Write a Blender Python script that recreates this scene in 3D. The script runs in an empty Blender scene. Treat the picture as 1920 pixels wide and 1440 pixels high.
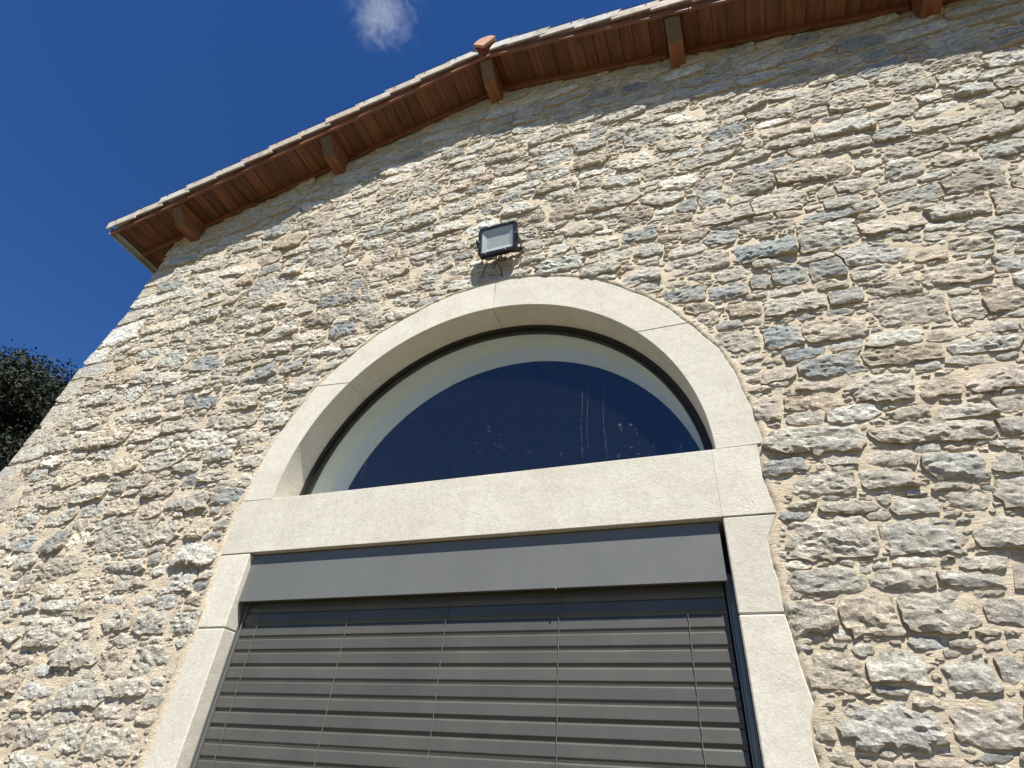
import bpy, bmesh, math, random
import numpy as np
from mathutils import Vector, Matrix
from mathutils.geometry import delaunay_2d_cdt

scene = bpy.context.scene
col = scene.collection
S = 1.38                      # metres per survey unit (half the opening width)
EYE = 1.6
ZL = EYE + 0.836325 * S       # underside of the lintel above the ground
def Z(u): return ZL + S * u   # survey height -> metres

# ------------------------------------------------------------------ camera
cam_d = bpy.data.cameras.new('camera'); cam = bpy.data.objects.new('camera', cam_d); col.objects.link(cam)
cam_d.sensor_width = 36.0; cam_d.lens = 1062.8 / 1920 * 36; cam_d.clip_end = 5000; cam_d.clip_start = 0.05
CAM = Vector((0.993 * S, -1.9203 * S, EYE))
RIGHT, UP, BACK = (0.938712, 0.338029, 0.067502), (0.152834, -0.583672, 0.797476), (0.308969, -0.738284, -0.599562)
m = Matrix.Identity(4)
for i in range(3):
    m[i][0], m[i][1], m[i][2], m[i][3] = RIGHT[i], UP[i], BACK[i], CAM[i]
cam.matrix_world = m
scene.camera = cam

# ------------------------------------------------------------------ sky, sun, exposure
SUN = Vector((0.65, -1.0, 1.90)).normalized()
sun_el = math.asin(SUN.z); sun_az = math.atan2(SUN.x, SUN.y)
w = bpy.data.worlds.new('World'); scene.world = w; w.use_nodes = True
nt = w.node_tree; nt.nodes.clear()
sky = nt.nodes.new('ShaderNodeTexSky'); sky.sky_type = 'NISHITA'; sky.sun_disc = False
sky.sun_elevation = sun_el; sky.sun_rotation = sun_az
sky.altitude = 1200; sky.air_density = 1.0; sky.dust_density = 0.0; sky.ozone_density = 6.0
bg = nt.nodes.new('ShaderNodeBackground'); bg.inputs['Strength'].default_value = 0.064
out = nt.nodes.new('ShaderNodeOutputWorld')
hs = nt.nodes.new('ShaderNodeHueSaturation'); hs.inputs['Saturation'].default_value = 1.20; hs.inputs['Hue'].default_value = 0.509
nt.links.new(sky.outputs[0], hs.inputs['Color']); nt.links.new(hs.outputs[0], bg.inputs[0]); nt.links.new(bg.outputs[0], out.inputs[0])
sd = bpy.data.lights.new('sun', 'SUN'); sd.energy = 5.0; sd.angle = math.radians(0.53); sd.color = (1.0, 0.968, 0.885)
so = bpy.data.objects.new('sun', sd); col.objects.link(so)
so.rotation_euler = SUN.to_track_quat('Z', 'Y').to_euler(); so.location = (5, -12, 18)
scene.view_settings.view_transform = 'Standard'; scene.view_settings.look = 'None'
scene.view_settings.gamma = 1.0; scene.view_settings.exposure = 0.93
try: scene.view_settings.use_curve_mapping = False
except Exception: pass
scene.render.engine = 'CYCLES'
scene.cycles.use_denoising = True
scene.cycles.max_bounces = 8; scene.cycles.transparent_max_bounces = 12
scene.cycles.volume_step_rate = 1.0; scene.cycles.volume_bounces = 3

# ------------------------------------------------------------------ helpers
random.seed(7)
rng = np.random.default_rng(11)
WL = {}                       # world location of every object used as a parent
def link(o, parent=None, loc=(0, 0, 0)):
    col.objects.link(o)
    loc = Vector(loc)
    if parent is not None:
        o.parent = parent; o.location = loc - WL[parent.name]
    else:
        o.location = loc
    WL[o.name] = loc
    return o
def thing(name, label, cat, loc=(0, 0, 0), group=None):
    o = link(bpy.data.objects.new(name, None), None, loc)
    o['label'] = label; o['category'] = cat
    if group: o['group'] = group
    return o
def mesh_obj(name, me, mats, parent=None, loc=None, smooth=False):
    for mt in (mats if isinstance(mats, (list, tuple)) else [mats]):
        if mt.name not in [q.name for q in me.materials if q]: me.materials.append(mt)
    o = bpy.data.objects.new(name, me)
    if loc is None: loc = WL[parent.name] if parent is not None else (0, 0, 0)
    link(o, parent, loc)
    if smooth:
        me.polygons.foreach_set('use_smooth', [True] * len(me.polygons))
    return o
def obj(name, bm, mats, parent=None, smooth=False, recalc=True, bevel=0.0):
    """bm holds world coordinates; they are moved into the frame of the parent"""
    if recalc: bmesh.ops.recalc_face_normals(bm, faces=bm.faces[:])
    if bevel:
        bmesh.ops.remove_doubles(bm, verts=bm.verts[:], dist=1e-5)
        bmesh.ops.bevel(bm, geom=[e for e in bm.edges if len(e.link_faces) == 2 and e.calc_face_angle(0) > 0.5],
                        offset=bevel, segments=1, affect='EDGES', clamp_overlap=True)
    off = WL[parent.name] if parent is not None else Vector((0, 0, 0))
    bmesh.ops.translate(bm, verts=bm.verts[:], vec=-off)
    me = bpy.data.meshes.new(name); bm.to_mesh(me); bm.free()
    return mesh_obj(name, me, mats, parent, off, smooth)
def box(bm, x0, x1, y0, y1, z0, z1):
    v = [bm.verts.new(q) for q in ((x0, y0, z0), (x1, y0, z0), (x1, y1, z0), (x0, y1, z0),
                                   (x0, y0, z1), (x1, y0, z1), (x1, y1, z1), (x0, y1, z1))]
    for f in ((0, 1, 2, 3), (4, 5, 6, 7), (0, 1, 5, 4), (1, 2, 6, 5), (2, 3, 7, 6), (3, 0, 4, 7)):
        bm.faces.new([v[i] for i in f])
    return v
def hexa(bm, c8):
    v = [bm.verts.new(q) for q in c8]
    for f in ((0, 1, 2, 3), (4, 5, 6, 7), (0, 1, 5, 4), (1, 2, 6, 5), (2, 3, 7, 6), (3, 0, 4, 7)):
        bm.faces.new([v[i] for i in f])
def prism(bm, poly, y0, y1):
    """poly in (x, z); extruded from y0 to y1; concave outlines are triangulated"""
    a = [bm.verts.new((x, y0, z)) for x, z in poly]; b = [bm.verts.new((x, y1, z)) for x, z in poly]
    n = len(poly)
    bm.faces.new(a); bm.faces.new(b[::-1])
    for i in range(n):
        bm.faces.new((a[i], b[i], b[(i + 1) % n], a[(i + 1) % n]))
def tube(bm, pts, r, seg=6):
    rings = []
    for i, p in enumerate(pts):
        p = Vector(p); q0 = Vector(pts[max(0, i - 1)]); q1 = Vector(pts[min(len(pts) - 1, i + 1)])
        t = (q1 - q0).normalized(); u = t.orthogonal().normalized(); v_ = t.cross(u)
        if i and u.dot(pu) < 0: u, v_ = -u, -v_
        if i:
            u = (pu - t * pu.dot(t)).normalized(); v_ = t.cross(u)
        pu = u
        rr = r[i] if isinstance(r, (list, tuple)) else r
        rings.append([bm.verts.new(p + (u * math.cos(6.2832 * k / seg) + v_ * math.sin(6.2832 * k / seg)) * rr) for k in range(seg)])
    for a, b in zip(rings, rings[1:]):
        for k in range(seg):
            bm.faces.new((a[k], a[(k + 1) % seg], b[(k + 1) % seg], b[k]))
    bm.faces.new(rings[0][::-1]); bm.faces.new(rings[-1])

def vnoise(x, y, z, seed=0):
    """3-D value noise, vectorised, range -1..1"""
    xi, yi, zi = np.floor(x).astype(np.int64), np.floor(y).astype(np.int64), np.floor(z).astype(np.int64)
    fx, fy, fz = x - xi, y - yi, z - zi
    fx, fy, fz = fx * fx * (3 - 2 * fx), fy * fy * (3 - 2 * fy), fz * fz * (3 - 2 * fz)
    def h(i, j, k):
        n = (i * 374761393 + j * 668265263 + k * 2147483647 + seed * 1442695041) & 0xffffffff
        n = ((n ^ (n >> 13)) * 1274126177) & 0xffffffff
        n = ((n ^ (n >> 16)) * 2246822519) & 0xffffffff
        return ((n ^ (n >> 15)) & 0xffffff) / 8388607.5 - 1
    r = 0
    for a in (0, 1):
        for b in (0, 1):
            for c in (0, 1):
                r = r + h(xi + a, yi + b, zi + c) * (fx if a else 1 - fx) * (fy if b else 1 - fy) * (fz if c else 1 - fz)
    return r
def fbm(x, y, z, seed=0, octv=3):
    r, a, s = 0, 1.0, 0.0
    for o in range(octv):
        r = r + a * vnoise(x * 2 ** o, y * 2 ** o, z * 2 ** o, seed + o * 17); s += a; a *= 0.5
    return r / s

# ------------------------------------------------------------------ materials
class NB:
    def __init__(s, name):
        s.m = bpy.data.materials.new(name); s.m.use_nodes = True
        s.t = s.m.node_tree; s.b = s.t.nodes['Principled BSDF']; s.out = s.t.nodes['Material Output']
    def n(s, kind, **kw):
        q = s.t.nodes.new(kind)
        for k, v in kw.items():
            if hasattr(q, k) and k not in ('Scale', 'Detail'): setattr(q, k, v)
        return q
    def l(s, a, b): s.t.links.new(a, b)
    def pos(s, scale=(1, 1, 1), kind='pos', rot=(0, 0, 0)):
        if kind == 'pos': src = s.n('ShaderNodeNewGeometry').outputs['Position']
        else: src = s.n('ShaderNodeTexCoord').outputs['Object']
        mp = s.n('ShaderNodeMapping'); mp.inputs['Scale'].default_value = scale; mp.inputs['Rotation'].default_value = rot
        s.l(src, mp.inputs['Vector']); return mp.outputs[0]
    def noise(s, vec, scale, detail=4, rough=0.55, dist=0.0):
        q = s.n('ShaderNodeTexNoise'); q.inputs['Scale'].default_value = scale; q.inputs['Detail'].default_value = detail
        q.inputs['Roughness'].default_value = rough; q.inputs['Distortion'].default_value = dist
        s.l(vec, q.inputs['Vector']); return q.outputs['Fac']
    def ramp(s, fac, stops):
        q = s.n('ShaderNodeValToRGB'); e = q.color_ramp.elements
        while len(e) < len(stops): e.new(0.5)
        for k, (p, c) in enumerate(stops):
            e[k].position = p; e[k].color = (c, c, c, 1) if isinstance(c, (int, float)) else (*c, 1)
        s.l(fac, q.inputs[0]); return q.outputs[0]
    def mix(s, fac, a, b, mode='MIX'):
        q = s.n('ShaderNodeMix'); q.data_type = 'RGBA'; q.blend_type = mode
        for v, i in ((fac, 0), (a, 6), (b, 7)):
            if isinstance(v, (int, float)): q.inputs[i].default_value = v
            elif isinstance(v, tuple): q.inputs[i].default_value = (*v, 1)
            else: s.l(v, q.inputs[i])
        return q.outputs[2]
    def math(s, op, a, b=0.0, c=0.0):
        q = s.n('ShaderNodeMath'); q.operation = op
        for v, i in ((a, 0), (b, 1), (c, 2)):
            if isinstance(v, (int, float)): q.inputs[i].default_value = v
            else: s.l(v, q.inputs[i])
        return q.outputs[0]
    def bump(s, h, strength, dist, prev=None):
        q = s.n('ShaderNodeBump'); q.inputs['Strength'].default_value = strength; q.inputs['Distance'].default_value = dist
        s.l(h, q.inputs['Height'])
        if prev is not None: s.l(prev, q.inputs['Normal'])
        return q.outputs[0]
    def done(s, color=None, rough=0.8, normal=None, **kw):
        if color is not None:
            if isinstance(color, tuple): s.b.inputs['Base Color'].default_value = (*color, 1)
            else: s.l(color, s.b.inputs['Base Color'])
        if isinstance(rough, (int, float)): s.b.inputs['Roughness'].default_value = rough
        else: s.l(rough, s.b.inputs['Roughness'])
        if normal is not None: s.l(normal, s.b.inputs['Normal'])
        for k, v in kw.items(): s.b.inputs[k.replace('_', ' ')].default_value = v
        return s.m

MORTAR = (0.63, 0.525, 0.40)
def mat_mortar():
    k = NB('lime_mortar'); p = k.pos()
    c = k.mix(k.ramp(k.noise(p, 2.2, 5, 0.6), [(0.3, 0.0), (0.7, 1.0)]), (0.62, 0.515, 0.37), (0.70, 0.60, 0.455))
    c = k.mix(0.55, c, k.ramp(k.noise(p, 60, 6, 0.7), [(0.25, 0.62), (0.6, 1.0)]), 'MULTIPLY')
    str_ = k.noise(k.pos((11, 11, 42), rot=(0, 0.2, 0)), 1.0, 6, 0.68, 2.6)
    n1 = k.bump(str_, 1.0, 0.012)
    n2 = k.bump(k.noise(p, 120, 6, 0.75), 0.8, 0.007, n1)
    return k.done(c, 0.93, n2)
def mat_stone():
    k = NB('rubble_stone'); p = k.pos()
    at = k.n('ShaderNodeAttribute'); at.attribute_name = 'tone'
    pa = k.pos((1, 1, 2.3), rot=(0, 0.25, 0))
    n1 = k.noise(pa, 13, 8, 0.72, 0.6)
    c = k.mix(1.0, at.outputs['Color'], k.ramp(n1, [(0.28, 0.45), (0.5, 1.2), (0.72, 1.95)]), 'MULTIPLY')
    c = k.mix(0.8, c, k.ramp(k.noise(p, 75, 6, 0.7), [(0.3, 0.50), (0.5, 1.1), (0.7, 1.6)]), 'MULTIPLY')
    # pale veins and lime bloom
    v = k.ramp(k.noise(k.pos((1, 1, 3.0), rot=(0, -0.35, 0)), 9, 5, 0.6, 1.5), [(0.47, 0.0), (0.5, 1.0), (0.53, 0.0)])
    c = k.mix(k.math('MULTIPLY', v, 0.45), c, (0.60, 0.56, 0.49))
    ck = k.ramp(k.noise(k.pos((1, 1, 2.6), rot=(0, 0.2, 0)), 15, 6, 0.62, 2.2), [(0.47, 0.0), (0.5, 1.0), (0.53, 0.0)])
    c = k.mix(k.math('MULTIPLY', ck, 0.55), c, (0.10, 0.085, 0.065))
    bl = k.ramp(k.noise(p, 5.5, 6, 0.65), [(0.5, 0.0), (0.68, 0.6)])
    c = k.mix(bl, c, (0.56, 0.49, 0.39))
    # mortar smeared over the edges
    e = k.math('ADD', at.outputs['Alpha'], k.math('MULTIPLY', k.noise(p, 28, 4, 0.6), 0.75))
    c = k.mix(k.math('MULTIPLY', k.math('SUBTRACT', e, 1.24), 6.0), c, MORTAR)
    nb = k.bump(k.noise(k.pos((1, 1, 3.2), rot=(0, 0.3, 0)), 24, 9, 0.76, 1.0), 1.0, 0.020)
    nb = k.bump(k.noise(p, 80, 6, 0.75), 1.0, 0.012, nb)
    k.t.nodes.active = None
    for q in k.t.nodes:
        if q.bl_idname == 'ShaderNodeMix': q.clamp_factor = True
    return k.done(c, 0.88, nb)
def mat_limestone(name, lo, hi, reveal=False):
    k = NB(name); p = k.pos()
    c = k.mix(k.ramp(k.noise(p, 3.0, 6, 0.65), [(0.3, 0.0), (0.7, 1.0)]), lo, hi)
    c = k.mix(0.5, c, k.ramp(k.noise(p, 48, 8, 0.85), [(0.3, 0.55), (0.55, 1.02)]), 'MULTIPLY')
    c = k.mix(k.math('MULTIPLY', k.ramp(k.noise(p, 9, 6, 0.6), [(0.56, 0.0), (0.75, 1.0)]), 0.4), c, (0.52, 0.44, 0.33))
    oi = k.n('ShaderNodeObjectInfo')
    c = k.mix(1.0, c, k.ramp(oi.outputs['Random'], [(0.0, 0.92), (1.0, 1.05)]), 'MULTIPLY')
    st = k.math('MULTIPLY', k.ramp(k.noise(k.pos((16, 16, 0.9)), 1.0, 4, 0.6), [(0.55, 0.0), (0.75, 1.0)]), k.ramp(k.noise(p, 1.3, 3, 0.5), [(0.45, 0.0), (0.65, 0.35)]))
    c = k.mix(st, c, (0.40, 0.34, 0.26))
    pit = k.ramp(k.noise(p, 38, 3, 0.6), [(0.25, 0.0), (0.34, 1.0)])
    nb = k.bump(pit, 0.35, 0.004)
    nb = k.bump(k.noise(p, 90, 8, 0.8), 0.7, 0.006, nb)
    nb = k.bump(k.noise(p, 7, 4, 0.5), 0.25, 0.02, nb)
    return k.done(c, 0.85, nb)
def mat_wood(name, dark, light, along='Y', var=0.28):
    k = NB(name)
    sc = {'Y': (22, 1.6, 22), 'X': (1.6, 22, 22)}[along]
    oi = k.n('ShaderNodeObjectInfo')
    mp = k.n('ShaderNodeMapping'); mp.inputs['Scale'].default_value = sc
    tc = k.n('ShaderNodeTexCoord'); k.l(tc.outputs['Object'], mp.inputs['Vector'])
    cmb = k.n('ShaderNodeCombineXYZ')
    for i in range(3): k.l(k.math('MULTIPLY', oi.outputs['Random'], 37.0 + 11 * i), cmb.inputs[i])
    k.l(cmb.outputs[0], mp.inputs['Location'])
    g = k.noise(mp.outputs[0], 1.0, 6, 0.6, 0.8)
    c = k.mix(k.ramp(g, [(0.3, 0.0), (0.7, 1.0)]), dark, light)
    mk = k.n('ShaderNodeMapping'); mk.inputs['Scale'].default_value = tuple(min(q, 7.0) for q in sc)
    k.l(tc.outputs['Object'], mk.inputs['Vector']); k.l(cmb.outputs[0], mk.inputs['Location'])
    kn = k.ramp(k.noise(mk.outputs[0], 0.9, 2, 0.5), [(0.66, 0.0), (0.74, 0.85)])
    c = k.mix(kn, c, tuple(q * 0.3 for q in dark))
    c = k.mix(1.0, c, k.ramp(oi.outputs['Random'], [(0.0, 1 - var), (1.0, 1 + var)]), 'MULTIPLY')
    return k.done(c, 0.62, k.bump(g, 0.35, 0.004))
def mat_plain(name, color, rough=0.5, metal=0.0, mott=0.12, scale=6.0, bump=0.0, each=0.0):
    k = NB(name); p = k.pos()
    c = k.mix(1.0, color, k.ramp(k.noise(p, scale, 5, 0.6), [(0.3, 1 - mott), (0.7, 1 + mott)]), 'MULTIPLY')
    if each: c = k.mix(1.0, c, k.ramp(k.n('ShaderNodeObjectInfo').outputs['Random'], [(0.0, 1 - each), (1.0, 1 + each)]), 'MULTIPLY')
    r = k.ramp(k.noise(p, scale * 1.7, 4, 0.6), [(0.3, max(0.05, rough - 0.08)), (0.7, min(1, rough + 0.08))])
    nb = k.bump(k.noise(p, 90, 4, 0.6), bump, 0.003) if bump else None
    return k.done(c, r, nb, Metallic=metal)
def mat_tile():
    k = NB('clay_tile'); p = k.pos(); oi = k.n('ShaderNodeObjectInfo')
    q = k.n('ShaderNodeValToRGB'); q.color_ramp.interpolation = 'LINEAR'; e = q.color_ramp.elements
    cols = [(0.37, 0.365, 0.35), (0.42, 0.33, 0.27), (0.42, 0.385, 0.34), (0.48, 0.475, 0.46), (0.36, 0.29, 0.245), (0.43, 0.415, 0.39)]
    while len(e) < len(cols): e.new(0.5)
    for i, cc in enumerate(cols): e[i].position = i / (len(cols) - 1); e[i].color = (*cc, 1)
    k.l(oi.outputs['Random'], q.inputs[0])
    c = k.mix(k.ramp(k.noise(p, 7, 6, 0.65), [(0.48, 0.0), (0.66, 0.8)]), q.outputs[0], (0.24, 0.20, 0.16))
    c = k.mix(k.ramp(k.noise(p, 16, 5, 0.6), [(0.55, 0.0), (0.7, 0.7)]), c, (0.60, 0.56, 0.50))
    return k.done(c, 0.85, k.bump(k.noise(p, 60, 5, 0.6), 0.4, 0.004))
def mat_glass(name, ior=1.7, tint=(0.92, 0.955, 0.95), dirt=True):
    k = NB(name); t = k.t; t.nodes.remove(k.b)
    geo = k.n('ShaderNodeNewGeometry')
    fr = k.n('ShaderNodeFresnel')
    io = k.n('ShaderNodeMix'); io.data_type = 'FLOAT'; io.inputs[2].default_value = ior; io.inputs[3].default_value = 1 / ior
    k.l(geo.outputs['Backfacing'], io.inputs[0]); k.l(io.outputs[0], fr.inputs['IOR'])
    tr = k.n('ShaderNodeBsdfTransparent'); tr.inputs[0].default_value = (*tint, 1)
    gl = k.n('ShaderNodeBsdfGlossy'); gl.inputs['Roughness'].default_value = 0.0
    mx = k.n('ShaderNodeMixShader'); k.l(fr.outputs[0], mx.inputs[0]); k.l(tr.outputs[0], mx.inputs[1]); k.l(gl.outputs[0], mx.inputs[2])
    res = mx.outputs[0]
    if dirt:
        df = k.n('ShaderNodeBsdfDiffuse'); df.inputs[0].default_value = (0.6, 0.6, 0.58, 1)
        p = k.pos()
        spl = k.noise(p, 24, 4, 0.6); big = k.noise(p, 2.6, 3, 0.5)
        spots = k.math('MULTIPLY', k.ramp(spl, [(0.66, 0.0), (0.74, 1.0)]), k.ramp(big, [(0.45, 0.0), (0.6, 1.0)]))
        run = k.math('MULTIPLY', k.ramp(k.noise(k.pos((70, 1, 1.2)), 1.0, 3, 0.5), [(0.66, 0.0), (0.72, 1.0)]),
                     k.ramp(k.noise(p, 1.7, 3, 0.5), [(0.5, 0.0), (0.62, 1.0)]))
        fac = k.math('ADD', k.math('MULTIPLY', spots, 0.10), k.math('ADD', k.math('MULTIPLY', run, 0.04), 0.004))
        m2 = k.n('ShaderNodeMixShader'); k.l(fac, m2.inputs[0]); k.l(res, m2.inputs[1]); k.l(df.outputs[0], m2.inputs[2]); res = m2.outputs[0]
    k.l(res, k.out.inputs['Surface'])
    return k.m

M_MORTAR = mat_mortar(); M_STONE = mat_stone()
M_LIME = mat_limestone('pale_limestone', (0.535, 0.495, 0.415), (0.615, 0.58, 0.50))
M_JOINT = mat_plain('pale_joint_mortar', (0.46, 0.40, 0.31), 0.95, 0, 0.12, 20, 0.3)
M_PLASTER = mat_plain('white_plaster', (0.80, 0.79, 0.75), 0.9, 0, 0.03, 4, 0.1)
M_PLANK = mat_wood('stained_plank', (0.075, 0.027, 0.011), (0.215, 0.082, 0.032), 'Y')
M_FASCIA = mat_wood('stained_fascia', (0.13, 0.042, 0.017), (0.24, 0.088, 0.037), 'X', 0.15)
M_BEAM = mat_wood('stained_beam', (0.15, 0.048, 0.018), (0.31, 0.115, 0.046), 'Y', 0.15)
M_ENDGRAIN = mat_wood('weathered_beam_end', (0.075, 0.042, 0.019), (0.15, 0.085, 0.038), 'Y', 0.15)
M_TILE = mat_tile()
M_RIDGE = mat_plain('ridge_clay', (0.46, 0.24, 0.165), 0.85, 0, 0.3, 12, 0.3)
M_ZINC = mat_plain('zinc', (0.40, 0.42, 0.40), 0.5, 0.3, 0.15, 8)
M_BLIND = mat_plain('grey_slat_paint', (0.069, 0.067, 0.058), 0.42, 0.0, 0.12, 4, each=0.08)
M_BOX = mat_plain('grey_box_paint', (0.125, 0.127, 0.118), 0.38, 0.0, 0.08, 2.5)
M_RAIL = mat_plain('grey_rail', (0.20, 0.20, 0.19), 0.35, 0.4, 0.05, 3)
M_CORD = mat_plain('blind_cord', (0.115, 0.115, 0.105), 0.8, 0, 0.1, 40)
M_FRAME = mat_plain('dark_bronze_frame', (0.020, 0.018, 0.015), 0.4, 0.2, 0.1, 5)
M_BLACK = mat_plain('black_housing', (0.012, 0.012, 0.013), 0.38, 0.0, 0.2, 8)
M_STEEL = mat_plain('screw_steel', (0.55, 0.55, 0.53), 0.35, 0.9, 0.1, 30)
M_LENS = mat_plain('frosted_reflector', (0.52, 0.535, 0.515), 0.55, 0.0, 0.04, 10)
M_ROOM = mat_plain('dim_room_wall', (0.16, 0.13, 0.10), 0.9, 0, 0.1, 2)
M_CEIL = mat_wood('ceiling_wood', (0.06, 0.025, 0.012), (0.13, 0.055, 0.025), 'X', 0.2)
M_GLASS = mat_glass('window_glass')
M_LGLASS = mat_glass('lamp_glass', 1.45, (0.96, 0.97, 0.96), False)

# ------------------------------------------------------------------ ground
def mat_ground():
    k = NB('gravel_yard'); p = k.pos()
    c = k.mix(k.ramp(k.noise(p, 0.35, 5, 0.6), [(0.4, 0.0), (0.6, 1.0)]), (0.10, 0.082, 0.044), (0.155, 0.12, 0.068))
    c = k.mix(0.7, c, k.ramp(k.noise(p, 35, 4, 0.7), [(0.3, 0.55), (0.6, 1.1)]), 'MULTIPLY')
    ln = k.n('ShaderNodeVectorMath'); ln.operation = 'LENGTH'; k.l(k.n('ShaderNodeNewGeometry').outputs['Position'], ln.inputs[0])
    g = k.ramp(k.math('DIVIDE', ln.outputs['Value'], 60.0), [(0.25, 0.0), (0.45, 1.0)])
    c = k.mix(g, c, (0.10, 0.12, 0.05))
    return k.done(c, 0.95, k.bump(k.noise(p, 60, 4, 0.6), 0.6, 0.02))
bm = bmesh.new()
bmesh.ops.create_circle(bm, cap_ends=True, segments=96, radius=2500)
g = obj('ground', bm, mat_ground()); g['kind'] = 'structure'

# ------------------------------------------------------------------ the building
B = thing('stone_building', 'rubble stone gable building with arched window and tiled timber eaves', 'building', (0, 0.3, 0))
XR, RS, RSLOPE = -0.13 * S, Z(3.69), 0.266
RC, RN = math.cos(math.atan(RSLOPE)), math.sin(math.atan(RSLOPE))
DV = 0.405                                    # verge overhang
def soffit(x): return RS - RSLOPE * abs(x - XR)
_ez = np.array([0.0, Z(-1.0), Z(0.0), Z(0.68), Z(0.78), Z(1.0), Z(1.24), Z(1.45), Z(1.69), Z(2.02), Z(2.44), 12.0])
_ex = np.array([-3.47, -3.43, -3.38, -3.325, -3.29, -3.245, -3.23, -3.225, -3.175, -3.085, -3.075, -3.07]) * S
def edge(z): return np.interp(z, _ez, _ex)
WR_ = 2 * XR + 3.10 * S + 1.3                       # right end of the wall, out of the picture
ACX, ACZ, AR = 0.015 * S, Z(0.24), 1.0 * S
ZT = Z(0.262)                                 # top of the lintel
def outer_r(a):                               # extrados radius at angle a (degrees)
    base = np.interp(a, [0, 25, 40, 58, 75, 92, 120, 150, 180], [1.155, 1.178, 1.176, 1.192, 1.20, 1.192, 1.172, 1.168, 1.170]) * S
    return base + 0.005 * math.sin(a * 0.31 + 1) + 0.003 * math.sin(a * 0.83)
JL = [(0.262, -1.165), (0.02, -1.172), (-0.02, -1.166), (-0.15, -1.150), (-0.31, -1.142), (-0.5, -1.148), (-0.76, -1.158), (-1.3, -1.15), (-2.1, -1.15)]
JR = [(0.262, 1.156), (0.12, 1.150), (0.03, 1.166), (0.0, 1.168), (-0.045, 1.148), (-0.085, 1.126), (-0.15, 1.124), (-0.22, 1.131), (-0.31, 1.128), (-0.36, 1.135), (-0.47, 1.142),
      (-0.55, 1.156), (-0.58, 1.142), (-0.64, 1.128), (-0.70, 1.134), (-0.8, 1.150), (-1.3, 1.14), (-2.1, 1.14)]
def jl(z): return np.interp((z - ZL) / S, [q[0] for q in JL[::-1]], [q[1] for q in JL[::-1]]) * S
def jr(z): return np.interp((z - ZL) / S, [q[0] for q in JR[::-1]], [q[1] for q in JR[::-1]]) * S
_oa = np.arange(0, 181, 1.0); _or = np.array([outer_r(a) for a in _oa])
def surround(x, z, grow=0.0):
    """True inside the dressed-stone surround outline (opening included)"""
    x = np.asarray(x, float); z = np.asarray(z, float)
    dx, dz = x - ACX, z - ACZ
    a = np.degrees(np.arctan2(np.maximum(dz, 0), dx)); r = np.hypot(dx, dz)
    up = (z >= ZT) & (r < np.interp(a, _oa, _or) + grow)
    lo = (z < ZT) & (x > jl(z) - grow) & (x < jr(z) + grow)
    return up | lo

def surround_sd(x, z):
    dx, dz = x - ACX, z - ACZ
    a = np.degrees(np.arctan2(np.maximum(dz, 0), dx)); r = np.hypot(dx, dz)
    return np.where(z >= ZT, r - np.interp(a, _oa, _or), np.maximum(jl(z) - x, x - jr(z)))

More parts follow.
